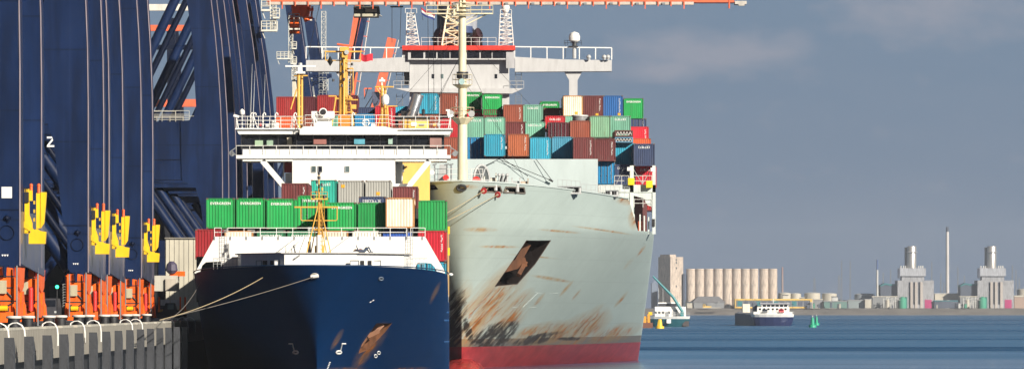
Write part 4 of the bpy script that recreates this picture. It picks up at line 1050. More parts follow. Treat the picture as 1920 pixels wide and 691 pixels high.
# ---- deck cargo of the feeder
g = 'containers on the blue ship'
FC = [
 (387,440,371,480,'green','leftmost green container of the blue ship, beside the crane leg','E',CH),
 (443,497,371,480,'green','second green container from the left on the blue ship','E',CH),
 (500,554,372,480,'green','third green container from the left, left of the yellow foremast','E',CH),
 (559,610,366,486,'green','green container directly behind the yellow foremast, standing a little higher','E',2.75),
 (614,668,379,480,'green','lower green container with lettering just right of the yellow foremast','E',2.4),
 (671,725,379,480,'green','plain green container without lettering, left of the cream one',None,2.4),
 (722.5,778,370,478.9,'cream','cream container with orange rusty frame in the front row of the blue ship',None,CH),
 (785,838,375,480,'green','rightmost green container of the blue ship, on top of the red one',None,CH),
 (366,420,429,480,'midred','red container at the left side of the blue ship, partly shadowed',None,CH),
 (784,837,432,480,'crimson','crimson container under the rightmost green one on the blue ship','V',CH),
 (783,836,491,480,'cyan','light blue container seen through the right cut-out of the white bulkhead',None,CH),
 (527,579,343,508,'maroon','maroon container behind the third green one, below the bridge strut','V',CH),
 (583,631,337,540,'teal','teal container right behind the yellow foremast','H',CH),
 (634,682,338,540,'grey','left grey container with an orange patch under the white bridge front',None,CH),
 (685,733,338,540,'grey','right grey container with a small orange mark under the white bridge front',None,CH),
 (736,784,349,540,'maroon','maroon container below the right bridge strut','V',CH),
 (672,724,368,508,'navy','navy container strip with lettering behind the plain green one','H',2.4),
 (423,473,432,479.7,'cream','cream lower-tier container end just behind the left part of the bulkhead railing',None,CH),
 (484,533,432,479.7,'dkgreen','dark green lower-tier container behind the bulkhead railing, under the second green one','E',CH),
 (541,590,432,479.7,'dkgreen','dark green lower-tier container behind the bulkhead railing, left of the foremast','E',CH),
 (600,652,432,479.7,'cream','cream lower-tier container behind the bulkhead railing, right of the foremast',None,CH),
 (662,713,432,479.7,'white','off-white lower-tier container behind the bulkhead railing',None,CH),
 (720,770,432,479.7,'boxblue','deep blue lower-tier container behind the bulkhead railing',None,CH),
]
for (x0,x1,yt,D,col,lab,txt,h) in FC:
    t = container(x0,x1,yt,D,col,lab,txt,g,h)
    if lab.startswith(('green container directly behind','light blue container seen')): fit(t, True)
    if lab.startswith('left grey'): fit(t, False, (-.75,1.9))
    if lab.startswith('right grey'): fit(t, False, (.0,1.2))
cg = MB()
for x in (416,470,527,583,640,694,752): cg.px(x-6,x+8,425,443,480.2,.35)
cg.box(XW(403,482),XW(785,482),482-.9,482-.7,7.0,ZW(444,482)).part('cell_guides', GREY, fee)
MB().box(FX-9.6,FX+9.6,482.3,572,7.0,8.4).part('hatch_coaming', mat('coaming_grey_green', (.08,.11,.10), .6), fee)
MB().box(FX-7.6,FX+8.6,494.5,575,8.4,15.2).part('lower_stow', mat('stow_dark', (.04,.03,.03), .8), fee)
for (x,y) in ((842,430),(842,470)): MB().px(x-2.4,x+1.4,y-6,y+8,482,.4).part('side_light', mat('lamp_yellow', (.85,.55,.02), .5), fee)
MB().px(839,842.2,436,556,484,.25).part('stanchion', mat('stanchion_ochre', (.45,.28,.12), .6, rust=.3), fee)
MB().px(829,841,552,566,478,.9).part('fairlead_box', LGREY, fee); MB().ball(W(845,514,486), .22, 8, .6).part('side_lamp', WHITE, fee)
for y in (585,600,640): MB().tube(W(833,y,478), W(842,y,478), .1, 6).part('hull_fender', mat('hull_blue_light', (.01,.06,.17), .5), fee)
# ---- accommodation
D = 576
MB().px(548,741,291,440,D-2.15,11).part('deck_house', WHITE, fee)
MB().box(XW(548,D),XW(741,D),D-2.1,D+8.9,7.0,ZW(440,D)).part('lower_house', WHITE, fee)
for (x0,x1) in ((584,592),(596.5,604),(647,655)): 
    MB().px(x0,x1,311.5,322.5,D-2.2,.1).part('window', GLASSG if x0 != 596.5 else GLASS, fee)
    q = [W(x0,311.5,D-2.22),W(x1,311.5,D-2.22),W(x1,322.5,D-2.22),W(x0,322.5,D-2.22),W(x0,311.5,D-2.22)]; MB().path(q, .03, 4).part('window_frame', LGREY, fee)
MB().px(443,845,290.5,297,D-2.4,7).px(455,548,297,302,D-2.2,6.6).px(741,838,297,302,D-2.2,6.6).part('wing_deck', WHITE, fee)
MB().px(455,838,279.5,290.4,D-2.3,.08).part('bulwark', WHITE, fee)
sm = MB()
for k in range(14): sm.px(470+27*k,470.9+27*k,280,290,D-2.33,.03)
sm.part('bulwark_seams', LGREY, fee)
MB().rail([W(443,290.5,D-2.35), W(845,290.5,D-2.35)], .95, 1.35, .035, (1,), 5).rail([W(443,290.5,D-2.35),W(443,290.5,D+4)],.95,1.2,.035,(1,.5),5).rail([W(845,290.5,D-2.35),W(845,290.5,D+4)],.95,1.2,.035,(1,.5),5).part('wing_railing', WHITE2, fee)
st_ = MB().bar(W(492,301,D), W(531,347,D), .55, .4).bar(W(805,301,D), W(768,347,D), .55, .4); 
MB().bar(W(492,301,D-2), W(531,347,D-2), .55, .4).part('wing_strut', WHITE, fee); MB().bar(W(805,301,D-2), W(768,347,D-2), .55, .4).part('wing_strut', WHITE, fee)
MB().px(741.2,770,344,351,D+.2,2).px(741.2,753,304,344,D+2.2,.3).tube(W(754,302,D+.4),W(754,344,D+.4),.06,6).part('side_gallery', WHITE, fee)
MB().px(535,547.8,324,341,D+.2,1.2).px(520,548,341,347,D+.1,2).part('side_gallery', WHITE, fee)
MB().px(533,547.8,304,323,D+3,.6).part('red_locker', RED, fee); MB().tube(W(532,302,D+.4), W(532,342,D+.4), .06, 6).part('pipe', WHITE, fee)
# wheelhouse: raked glass front in three runs
secs = [(452,556,D-.2),(556,744,D-1.6),(744,834,D-.2)]
core = MB().px(456,830,250,279,D+1.0,5.4); core.part('wheelhouse', mat('wheelhouse_dark', (.03,.03,.035), .6), fee)
for (x0,x1,dd) in secs:
    n = max(3, round((x1-x0)/34))
    for i in range(n):
        a = x0+(x1-x0)*i/n; b = x0+(x1-x0)*(i+1)/n; w_ = MB(); g_ = .9
        bot = .55; q = [Vector((XW(a+g_,dd),dd+bot,ZW(279,dd))),Vector((XW(b-g_,dd),dd+bot,ZW(279,dd))),Vector((XW(b-g_,dd),dd,ZW(251.5,dd))),Vector((XW(a+g_,dd),dd,ZW(251.5,dd)))]
        w_.add(q+[p+Vector((0,.06,0)) for p in q], [(0,1,2,3),(7,6,5,4),(0,4,5,1),(1,5,6,2),(2,6,7,3),(3,7,4,0)])
        w_.part('window', GLASS, fee)
        MB().bar(Vector((XW(a,dd),dd+bot-.02,ZW(279,dd))), Vector((XW(a,dd),dd-.02,ZW(251.5,dd))), .09).part('mullion', mat('mullion_dark', (.04,.04,.045), .5), fee)
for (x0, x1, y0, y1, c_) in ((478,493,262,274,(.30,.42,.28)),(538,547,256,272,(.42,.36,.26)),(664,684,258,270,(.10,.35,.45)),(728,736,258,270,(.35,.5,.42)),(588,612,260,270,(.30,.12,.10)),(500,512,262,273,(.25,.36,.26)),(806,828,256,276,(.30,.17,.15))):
    MB().px(x0,x1,y0+1,y1,(D-1.62 if 556 < x0 < 744 else D-.22),.5).part('window_reflection', mat('pane_reflection_%d' % x0, c_, .8), fee)  # coloured panels standing in for reflections in the glass
# roof slabs
rf = MB()
def slab(x0, x1, y0, y1, dd, dep, lip=2.5): rf.px(x0-3,x1+3,y0,y0+lip,dd-.5,dep+1).prism([(XW(x0-1,dd),ZW(y0+lip,dd)),(XW(x0+4,dd),ZW(y1,dd)),(XW(x1-4,dd),ZW(y1,dd)),(XW(x1+1,dd),ZW(y0+lip,dd))], dd-.2, dd+dep)
slab(444,560,240,251.5,D-.6,8); rf.part('wing_roof', WHITE, fee); rf = MB(); slab(730,846,240.5,252.5,D-.6,8); rf.part('wing_roof', WHITE, fee)
MB().prism([(XW(562,D-2),ZW(252.5,D-2)),(XW(562,D-2),ZW(243,D-2)),(XW(570,D-2),ZW(237,D-2)),(XW(722,D-2),ZW(237,D-2)),(XW(745,D-2),ZW(243,D-2)),(XW(745,D-2),ZW(252.5,D-2))], D-2.4, D+8).part('wheelhouse_roof', WHITE, fee)
MB().rail([W(443,240,D-1), W(568,240,D-1), W(572,237.5,D-2.4), W(728,237.5,D-2.4), W(735,240,D-1), W(845,240,D-1)], 1.18, 1.2, .035, (1,.66,.33), 5).part('roof_railing', WHITE2, fee)
for s_, x in ((1,443),(-1,845)): MB().bar(W(x-5*s_,216,D-1), W(x+5*s_,219,D-1), .25).bar(W(x+4*s_,240,D-1), W(x,218,D-1), .1).part('rail_end', WHITE, fee)
for s_, x in ((-1,443),(1,845)):
    MB().path([W(x,276,D),W(x+s_*14,286,D),W(x,290,D)], .06, 5).tube(W(x+s_*8,288,D-.4), W(x+s_*8,288,D+.4), .28, 8).part('wing_light', GREY, fee)
# roof equipment
MB().tube(W(454,240,D), W(454,214,D), .09, 6).part('dome_post', LGREY, fee); MB().lathe([(.2,0),(.27,.15),(.27,.4),(.05,.6)], W(454,215,D), 10).part('satellite_dome', WHITE, fee)
for (x, y0) in ((471,120),(476,133),(496,140)):
    MB().tube(W(x-1,212,D), W(x+(2 if x < 490 else 1),y0,D), .045, 5, .012).part('whip_antenna', LGREY, fee)
for x in (470,475,493,516,551,589,660):
    MB().tube(W(x,240,D-.5), W(x,215,D-.5), .07, 6).path([W(x,215,D-.5), W(x+2,211,D-.5), W(x+5,213,D-.5), W(x+5,216,D-.5)], .06, 5).part('vent_gooseneck', WHITE, fee)
for (x0,x1,y0,y1,m) in ((498,504,232,238,WHITE),(514,523,230,240,WHITE),(485,490,231,236,RED),(508,514,226,240,WHITE),(696,704,232,238,WHITE),(812,818,231,237,YELM),(820,826,230,237,LGREY)):
    MB().px(x0,x1,y0,y1,D,.5).part('deck_box', m, fee)
for x in (475,552,590): MB().bar(W(x-8,240,D-.2), W(x,216,D-.2), .09).bar(W(x+8,240,D-.2), W(x,216,D-.2), .09).part('antenna_tripod', WHITE2, fee)
MB().px(584,627,208.5,221,D+1,2).px(590,622,221,239,D+1.6,.6).part('horn_box', WHITE, fee)
MB().tube(W(606,210,D+.3), W(606,210,D+.9), .42, 16, .40).part('horn_rim', WHITE, fee); MB().tube(W(606,210,D+.22), W(606,210,D+.32), .30, 16).part('horn_mouth', BLACK, fee)
mesh_obj('horn_box_emblem', text_mesh('Y', .42, .01), RED, fee, (XW(599,D)-FX, D+.98-450, ZW(218.5,D)))
ring = MB()
for k in range(16):
    a0, a1 = k*math.pi/8, (k+1)*math.pi/8; c = W(686,230,D-1.2)
    ring.tube(c+Vector((.33*math.cos(a0),0,.33*math.sin(a0))), c+Vector((.33*math.cos(a1),0,.33*math.sin(a1))), .07, 6)
ring.bar(c+Vector((-.3,0,0)), c+Vector((.3,0,0)), .05).bar(c+Vector((0,0,-.3)), c+Vector((0,0,.3)), .05).part('hose_reel', WHITE, fee)
MB().px(754,804,222,240,D+3,4).part('funnel_top_casing', YELW, fee); MB().px(743,806,217.5,222.5,D+2.6,5).part('funnel_top_plate', BLACK, fee)
for x in (775,792): MB().px(x-6,x+4,232,235.5,D+2.9,.1).part('vent_slot', GREY, fee)
MB().px(771,781,229,236,D+2.8,.1).part('white_plate', WHITE, fee)
for x in (760,768): MB().tube(W(x,240,D+2.6), W(x,224,D+2.6), .12, 6).part('pipe', YELM, fee)
ex = MB(); a = W(770,221,D+5); b = W(783.5,178,D+5); ex.tube(a, b, .60, 22).part('exhaust_pipe', SILVER, fee)
MB().tube(b+Vector((0,0,-.02)), b+(b-a).normalized()*.06, .63, 22).part('exhaust_rim', GREY, fee)
MB().tube(b+(b-a).normalized()*.061, b+(b-a).normalized()*.09, .52, 22).part('exhaust_mouth', BLACK, fee)
MB().px(752,761,208,217,D+3,.6).tube(W(760,214,D+3),W(768,206,D+3),.12,6).part('exhaust_damper', BLACK, fee)
MB().tube(W(794,218,D+4), W(794,208,D+4), .15, 8).ball(W(794,207,D+4), .17, 8).part('small_exhaust', BLACK, fee)
MB().tube(W(840,218,D-1), W(840,207,D-1), .13, 6).px(836,844,205,208,D-1.1,.2).part('searchlight_post', WHITE, fee)
# yellow engine casing aft
MB().px(750,805.5,304,440,D+14,9).box(XW(750,D+14),XW(805.5,D+14),D+14.1,D+22.9,7,ZW(440,D+14)).part('engine_casing', YELW, fee)
MB().px(752,758,308,322,D+13.9,.1).part('louvre', GREY, fee)
# masts on the bridge roof
def tubes(name, m, segs, parent=fee):
    mb = MB()
    for s in segs: mb.tube(W(s[0],s[1],s[4]), W(s[2],s[3],s[4]), s[5], 8)
    return mb.part(name, m, parent)
tubes('radar_mast', YELM, [(560,240,560,136,D+1,.16),(566,240,566,136,D+1.6,.12),(545,205,556,168,D+1,.07),(556,168,560,165,D+1,.07),(551,142,577,142,D+1,.07),(560,220,566,220,D+1.3,.05),(560,200,566,200,D+1.3,.05),(560,180,566,180,D+1.3,.05),(560,160,566,160,D+1.3,.05)])
MB().px(554,572,134,138,D+.6,1.2).px(558,567,126,134,D+.8,.7).part('radar_gearbox', WHITE, fee); MB().px(535,592,122.5,125.5,D+.8,.35).part('radar_scanner', WHITE, fee)
MB().px(550,556,120,126,D+1.4,.3).tube(W(563,123,D+1),W(563,118,D+1),.2,8).part('masthead_light', LGREY, fee)
tubes('main_mast', YELM, [(640,240,641,100,D+2,.26),(648,240,647,100,D+2.6,.26),(645,240,645,96,D+1.6,.12),(609,97,679,97,D+2,.09),(610,97,610,113,D+2,.05),(610,113,676,115,D+2,.05),(676,97,676,115,D+2,.05),(630,180,622,235,D+2,.08),(655,180,663,235,D+2,.08),(628,210,663,210,D+2,.06),(628,185,661,185,D+2,.09),(645,130,662,128,D+2,.07),(662,128,662,175,D+2,.05),(652,178,660,185,D+2,.07)])
MB().px(637,654,88,96,D+1.4,1).px(641,652,98,108,D+1.2,.4).part('mast_head', YELM, fee)
MB().tube(W(650,98,D+1), W(650,98,D+1.5), .24, 12).part('horn', LGREY, fee)
for (x, y) in ((641,120),(643,134),(645,148),(641,160),(660,120),(625,150),(655,140),(638,110)): MB().tube(W(x,y+3,D+1.4), W(x,y-2,D+1.4), .12, 8).part('navigation_light', DARK, fee)
MB().tube(W(632,83,D+2), W(661,87,D+2), .12, 6).part('radar_scanner', ORANGE2, fee)
MB().lathe([(.02,0),(.32,.5),(.02,1.0)], W(619,124,D+2), 4, False).part('day_shape', BLACK, fee)
MB().px(634,656,216,240,D+1.4,1.6).part('mast_foot', mat('mast_foot_orange', (.75,.20,.02), .5), fee)
MB().ladder(W(654,235,D+1.7), W(654,110,D+1.7), .4, .02).part('ladder', YELM, fee)
MB().px(616,630,179,181,D+1.6,1).px(658,671,186,188,D+1.6,1).px(658,668,196,204,D+1.8,.5).part('bracket', YELM, fee)
tubes('satellite_mast', YELM, [(716,240,716,160,D+2,.14),(722,240,722,165,D+2.5,.13),(703,163,738,163,D+2,.08),(729,240,726,200,D+2,.09),(706,165,716,180,D+2,.05),(708,240,716,205,D+2,.06),(726,199,745,199,D+2,.06)])
MB().px(711,722,149,153,D+1.8,.6).tube(W(716,163,D+2), W(716,147,D+2), .09, 6).ball(W(716,148,D+2), .16, 8).part('masthead_light', WHITE, fee)
MB().lathe([(.25,-.1),(.38,.1),(.40,.55),(.28,.85),(.03,.98)], W(722.5,194,D+1.5), 14).part('satellite_dome', WHITE, fee)
MB().ladder(W(719,240,D+1.8), W(719,166,D+1.8), .35, .02).part('ladder', YELM, fee)
flag(677,100,699,113,D+2,[mat('ensign_red', (.55,.02,.04), .8)], 'plain red flag flying from the yard of the thick yellow mast', 3, .18)
# mooring lines
def rope(name, pts, r, m, label, cat='rope', sag=.0, group=None):
    P_ = []
    for a, b in zip(pts, pts[1:]):
        a = Vector(a); b = Vector(b)
        for i in range(16): u = i/16; p = a.lerp(b, u); P_.append(p-Vector((0,0,sag*4*u*(1-u)*(b-a).length)))
    P_.append(Vector(pts[-1])); return MB().path(P_, r, 6).thing(name, m, label, cat, group)
gp = 'mooring lines'
rope('mooring_rope', [fh(493,519,.05), W(300,599,398)], .036, ROPE, 'light yellow mooring rope from the shadowed bow of the blue ship down to the quay', sag=.006, group=gp)
rope('mooring_rope', [fh(588,517,.1), W(330,591,420), W(300,600,396)], .032, ROPED, 'long dark mooring rope from the front fairlead of the blue ship to the quay', sag=.004, group=gp)
rope('mooring_rope', [W(373,530,466)+Vector((0,2,0)), W(318,597,402)], .03, ROPED, 'short thin dark rope at the left edge of the blue ship', sag=.006, group=gp)
p1 = onhull(922,354,-.4); p2 = onhull(960,356,-.4)
rope('mooring_rope', [p1, W(838,399,590)], .035, ROPE, 'upper mooring rope of the pale ship running down left behind the green container', sag=.002, group=gp)
rope('mooring_rope', [p2, W(838,414,592)], .035, ROPE, 'lower mooring rope of the pale ship running down left behind the green container', sag=.002, group=gp)
for (x, y, t_, lab) in ((907,359,(p1, W(838,399,590)),'red rat guard disc on the upper mooring rope of the pale ship'),(933,366,(p2, W(838,414,592)),'red rat guard disc on the lower mooring rope of the pale ship')):
    a, b = Vector(t_[0]), Vector(t_[1]); d = (b-a).normalized(); u = (p1.x-XW(x,600))/(abs(b.x-a.x)+1e-6); u = (a.x-XW(x,a.y))/(a.x-b.x); c = a+(b-a)*u
    k = thing('rat_guard', lab, 'rat guard', c, 'rat guards'); MB().tube(c-d*.06, c+d*.06, .34, 16).part('disc', mat('ratguard_red', (.42,.03,.04), .5), k); MB().tube(c-d*.12, c+d*.12, .12, 8).part('hub', mat('hub_pale', (.6,.4,.36), .5), k)
# ================================================================ quay
QZ, QX = 5.3, -23.0
MB().add([(-700,120,QZ),(QX-.01,120,QZ),(QX-.01,1900,QZ),(-700,1900,QZ)], [(0,1,2,3)]).thing('quay_ground', mat('quay_paving', (.12,.12,.12), .8, vs=.1, stretch=(1,1,1)), None, None, kind='structure')
qw = thing('quay_wall', 'weathered pale concrete quay edge with dark fender piles in front', 'quay wall', (QX,240,0))
MB().box(QX-1.2,QX,120,1900,3.6,QZ-.004).part('capping_beam', CONC, qw)
MB().box(QX-1.5,QX-.55,120,1900,-1,3.59).part('sheet_piling', mat('wet_black_sheet_pile', (.012,.013,.015), .7), qw)
kb = MB()
y = 240
while y < 900: kb.box(QX-.35,QX+.02,y,y+9.5,QZ,QZ+.14); y += 13.2
kb.part('kerb', mat('kerb_concrete', (.42,.40,.34), .85), qw)
D0 = 284.0
def pile(label):
    t = thing('fender_pile', label, 'fender pile', (0,0,0), 'fender piles along the quay')
    MB().side([(-.6,-4),(.3,-4),(.3,4.45),(-.6,4.98)], -.22, .28).part('timber', TIMBER, t)
    MB().box(-.66,-.59,-.3,-.18,3.9,4.15).part('chain_link', BLACK, t)
    return t
pl0 = None
ordn = ['first','second','third','fourth','fifth','sixth','seventh','eighth','ninth','tenth','eleventh','twelfth','thirteenth','fourteenth','fifteenth','sixteenth']
for k in range(-1, 15):
    lab = 'dark timber fender pile, %s counted from the left edge of the quay' % ordn[k+1]
    if pl0 is None: o = pl0 = pile(lab)
    else: o = copy_tree(pl0); o['label'] = lab
    o.location = (-22.3, D0+13.2*k+13.2*.0, 0)
boll0 = None
def bollard():
    t = thing('bollard', '', 'bollard', (0,0,0), 'bollards on the quay edge')
    MB().lathe([(.36,0),(.34,.12),(.33,.55),(.3,.6)], (0,0,0), 16).part('drum', BLACK, t); MB().lathe([(.40,.6),(.43,.66),(.40,.73),(.2,.75)], (0,0,0), 16).part('cap', mat('bollard_cap_white', (.62,.60,.55), .6, grime=.3), t); return t
for k in range(12):
    if boll0 is None: o = boll0 = bollard()
    else: o = copy_tree(boll0)
    o['label'] = 'black bollard with pale cap on the quay edge, %s from the left' % ordn[k]; o.location = (QX-.75, 289+13.2*k+ (3.3 if k % 2 else 0), QZ)
hoop0 = None
def hoop():
    t = thing('ladder_hoop', '', 'hoop rail', (0,0,0), 'white hoops on the quay edge')
    for s in (0, .55):
        MB().path([(-.75,s,QZ),(-.70,s,QZ+.24),(-.5,s,QZ+.36),(-.25,s,QZ+.38),(.0,s,QZ+.25),(.14,s,QZ+.0),(.18,s,QZ-.4),(.18,s,QZ-1.0)], .027, 7).part('hoop_tube', WHITE2, t)
    return t
for k, D in enumerate((290,301,326,350,366,402,415,462,486,500)):
    if hoop0 is None: o = hoop0 = hoop()
    else: o = copy_tree(hoop0)
    o['label'] = 'white tubular ladder hoop curving over the quay edge, %s from the left' % ordn[k]; o.location = (QX, D, 0)
# ================================================================ gantry cranes
LEAN = .095
def rx(z): return -.0032*max(0, z-15)**2 if z < 42 else -.0032*27**2-.15*(z-42)
def crane_master():
    t = thing('gantry_crane', '', 'crane', (0,0,0), 'blue quay cranes')
    top = 66
    def legpoly(side=0):
        rt = [(0,3.6)]+[(rx(z),z) for z in (15,19,23,27,31,36,42,top)]
        lf = [(rx(top)-2.4,top),(rx(30)-2.5,30),(rx(23)-2.65,23),(rx(21.9)-2.9,22.0),(rx(21.45)-3.5,21.5),(rx(21.45)-4.4,21.42),(-4.4,15.1),(-2.9,14.2),(-2.35,12.5),(-1.75,7.2),(-1.45,6.8),(-1.4,3.9),(-1.2,3.6)]
        return rt+lf
    rt_ = [(0,3.6)]+[(rx(z),z) for z in (15,19,23,27,31,36,42,top)]
    for y0 in (0, 17.1):
        MB().prism(legpoly(), y0, y0+2.4).part('leg', BLUE, t)
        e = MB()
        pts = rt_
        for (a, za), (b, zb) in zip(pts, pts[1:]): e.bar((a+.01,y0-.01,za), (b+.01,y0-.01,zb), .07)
        e.part('glint_strip', EDGE, t)  # pale strip in place of a corner glint
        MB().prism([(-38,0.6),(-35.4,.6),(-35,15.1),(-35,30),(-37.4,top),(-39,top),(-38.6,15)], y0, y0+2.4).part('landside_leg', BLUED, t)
        MB().box(-35,-4.3,y0+.15,y0+2.25,15.1,21.38).part('portal_beam', BLUE, t)
        MB().box(-31,-4.35,y0+.1,y0+.148,17.2,17.3).part('beam_stiffener', BLUED, t)
        if y0 == 0:
         for (ax_,az_,bx_,bz_,r) in ((-1.35,3.9,-9.2,15.1,.52),(-12.5,15.1,-20,4,.52)):
            MB().tube((ax_,y0+1.2,az_), (bx_,y0+1.2,bz_), r, 14).part('lower_brace', BLUE, t)
         MB().tube((-11.5,y0+1.0,21.3), (rx(38)-1.6,y0+1.0,38.5), .52, 14).part('upper_brace', BLUE, t)
        else:
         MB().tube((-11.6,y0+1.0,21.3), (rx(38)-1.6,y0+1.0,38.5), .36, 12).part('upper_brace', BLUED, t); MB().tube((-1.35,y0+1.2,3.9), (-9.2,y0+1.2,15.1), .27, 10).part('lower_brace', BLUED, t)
        MB().rail([(-30,y0+.2,21.4),(-3.6,y0+.2,21.4)], 1.15, 1.5, .03, (1,.66,.33), 4).rail([(-30,y0+2.2,21.4),(-5.2,y0+2.2,21.4)], 1.15, 1.5, .03, (1,.5), 4).part('railing', mat('walkway_rail_pale', (.55,.53,.46), .5), t)
    MB().box(-1.38,-.02,2.41,17.09,3.6,6.8).part('sill_beam', BLUE, t)
    sf = MB().add([(.02,-.0,3.75),(.02,19.5,3.1),(.02,19.5,6.75),(.02,0,6.75)], [(0,1,2,3)]).add([(-.06,-.0,3.75),(-.06,19.5,3.1),(-.06,19.5,6.75),(-.06,0,6.75)], [(3,2,1,0)]).part('sill_sheen_plate', SHEEN, t)
    # seam, man-hole ring and hook on the near foot
    MB().box(-1.75,0,-.03,-.004,6.78,6.86).part('seam_flange', BLUED, t)
    q = [(-.75+.42*math.cos(a), -.03, 5.5+.42*math.sin(a)) for a in [k*math.pi/8 for k in range(17)]]; MB().path(q, .03, 5).part('manhole_ring', BLUED, t)
    MB().ball((-.75,-.06,6.35), .16, 8).tube((-.72,-.03,6.1),(-.5,-.1,6.4),.06,6).part('lifting_hook', BLUED, t)
    mk = MB()
    for k in range(3): mk.prism([(-1.05+.14*k,4.25),(-.93+.14*k,4.25),(-.99+.14*k,4.13)], -.02, -.008)
    mk.part('foot_marking', LTR, t)
    # bogies
    for y0 in (-1.2, 15.2):
        bg = MB()
        bg.prism([(-1.5,.35),(-.9,.35),(-.85,.9),(-.72,.9),(-.7,.35),(-.1,.35),(-.06,1.35),(-.22,1.75),(-.26,3.45),(-.62,3.5),(-.66,2.9),(-.84,2.9),(-.88,3.5),(-1.28,3.45),(-1.3,1.75),(-1.5,1.4)], y0-.38, y0+.4)
        bg.prism([(-1.45,.4),(-1.05,.4),(-.92,1.5),(-.8,1.5),(-.66,.4),(.12,.4),(.05,1.3),(-.28,2.2),(-.4,3.3),(-.62,2.2),(-.86,3.3),(-1.1,3.1),(-1.2,2.0),(-1.45,1.2)], y0+4.6, y0+5.4)
        bg.box(-1.3,-.2,y0+.5,y0+4.5,1.0,2.9)
        for xa in (-1.35,-.25):
            bg.side([(y0,3.5),(y0+5.5,3.5),(y0+4.7,2.4),(y0+3.3,2.1),(y0+2.2,2.1),(y0+.8,2.4)], xa, xa+.22)
            for k in (0, 1): yb = y0-.6+k*3.6; bg.side([(yb,.6),(yb+3.1,.6),(yb+3.1,1.1),(yb+2.1,2.15),(yb+1.0,2.15),(yb,1.1)], xa+.02, xa+.2)
        bg.bar((-1.05,y0-.35,.5),(-.6,y0-.1,3.3),.22).bar((-.2,y0-.35,.5),(-.55,y0-.1,3.3),.18).box(-1.3,-.1,y0-.6,y0-.4,.35,.95).box(-1.42,-1.18,y0-.5,y0+.2,1.6,3.4).box(-.28,-.02,y0-.5,y0+.2,1.6,2.9)
        b = bg.part('bogie', ORANGE, t)
        for k in range(4): MB().tube((-.95,y0+.2+1.75*k,.36), (-.45,y0+.2+1.75*k,.36), .36, 14).part('wheel', DARK, b)
        MB().box(-1.1,-.62,y0-.62,y0-.5,2.0,2.75).part('junction_box', mat('junction_box_beige', (.42,.37,.25), .6), b)
        if y0 > 0: MB().tube((-.45,y0-.75,1.0), (-.45,y0-.75,2.3), .15, 10).ball((-.45,y0-.75,2.3),.15,8).part('red_damper', RED, b)
        MB().tube((-1.15,y0-.8,.6), (-1.15,y0-.8,3.5), .045, 6).tube((-.02,y0-.8,.1), (-.02,y0-.8,3.6), .05, 6).part('cable_pipe', GREY, b)
        if y0 < 0: MB().tube((-1.05,y0-.7,1.15), (-.55,y0-.7,1.15), .16, 8).part('yellow_buffer', YEL, b)
        MB().tube((-.72,y0-.66,3.0),(-.72,y0-.66,3.6),.10,6).part('blue_lug', BLUE, b)
        dk = MB()
        for zz_ in (1.55,2.3,2.95): dk.box(-1.42,-.16,y0-.42,y0-.385,zz_,zz_+.07)
        dk.tube((-1.3,y0-.45,.9),(-.2,y0-.45,1.5),.05,5).tube((-.25,y0-.45,1.7),(-1.2,y0-.45,2.7),.045,5).box(-1.12,-.98,y0-.45,y0-.39,.4,1.4).box(-.62,-.5,y0-.45,y0-.39,.4,1.2)
        dk.part('hydraulic_lines', DARK, b)
        w2 = MB()
        for xx in (-.75,-.35): w2.prism([(xx-.16,3.6),(xx+.16,3.6),(xx+.14,3.0),(xx,2.7),(xx-.14,3.0)], y0-.3, y0-.1)
        w2.part('hinge_lug', BLUE, b)
    # yellow hurricane tie-down gear on the water side
    yg = MB(); Y = 3.0; Z = 6.4
    yg.box(.05,.32,Y,Y+.35,Z-.9,Z+1.7).box(.32,.5,Y,Y+.3,Z+1.0,Z+1.6).prism([(.05,Z-.9),(.5,Z-.7),(.5,Z-.3),(.32,Z+.2),(.05,Z+.2)], Y-.1, Y+.3)
    yg.box(.72,.98,Y+.05,Y+.4,Z-.6,Z+1.45).prism([(.98,Z+1.5),(1.32,Z+1.5),(1.28,Z+.9),(1.18,Z-.3),(.98,Z-.6)], Y, Y+.4)
    yg.prism([(.3,Z-1.5),(1.25,Z-1.5),(1.3,Z-.8),(.95,Z-.75),(.8,Z-.62),(.45,Z-.75),(.3,Z-.95)], Y-.2, Y+.5)
    yg.prism([(.0,Z-.55),(.35,Z-.75),(.75,Z-1.0),(.75,Z-.8),(.3,Z-.4),(.0,Z-.2)], Y-.15, Y-.02)
    gear = yg.part('tie_down_gear', YEL, t)
    MB().box(.04,.30,Y-.12,Y-.02,Z+.9,Z+1.5).part('black_panel', BLACK, gear)
    for x in (.42,.86): MB().tube((x,Y+.1,Z+1.45), (x,Y+.1,Z+1.85), .09, 8).ball((x,Y+.1,Z+1.9), .11, 8).part('orange_cap', mat('cap_orange', (.8,.12,.02), .4), gear)
    gr = MB()
    for x in (-.1,.0,.1,.2): gr.tube((x,Y-.1,Z+1.45),(x,Y-.1,Z+1.75),.018,4)
    gr.tube((-.15,Y-.1,Z+1.75),(.35,Y-.1,Z+1.75),.02,4).part('step_rail', DARK, gear)
    for k in range(3): MB().box(.55,.66,Y+.1,Y+.2,Z-.2+.5*k,Z-.0+.5*k).part('hook_pin', mat('pin_ochre', (.5,.30,.02), .5), gear)
    return t
cr0 = crane_master()
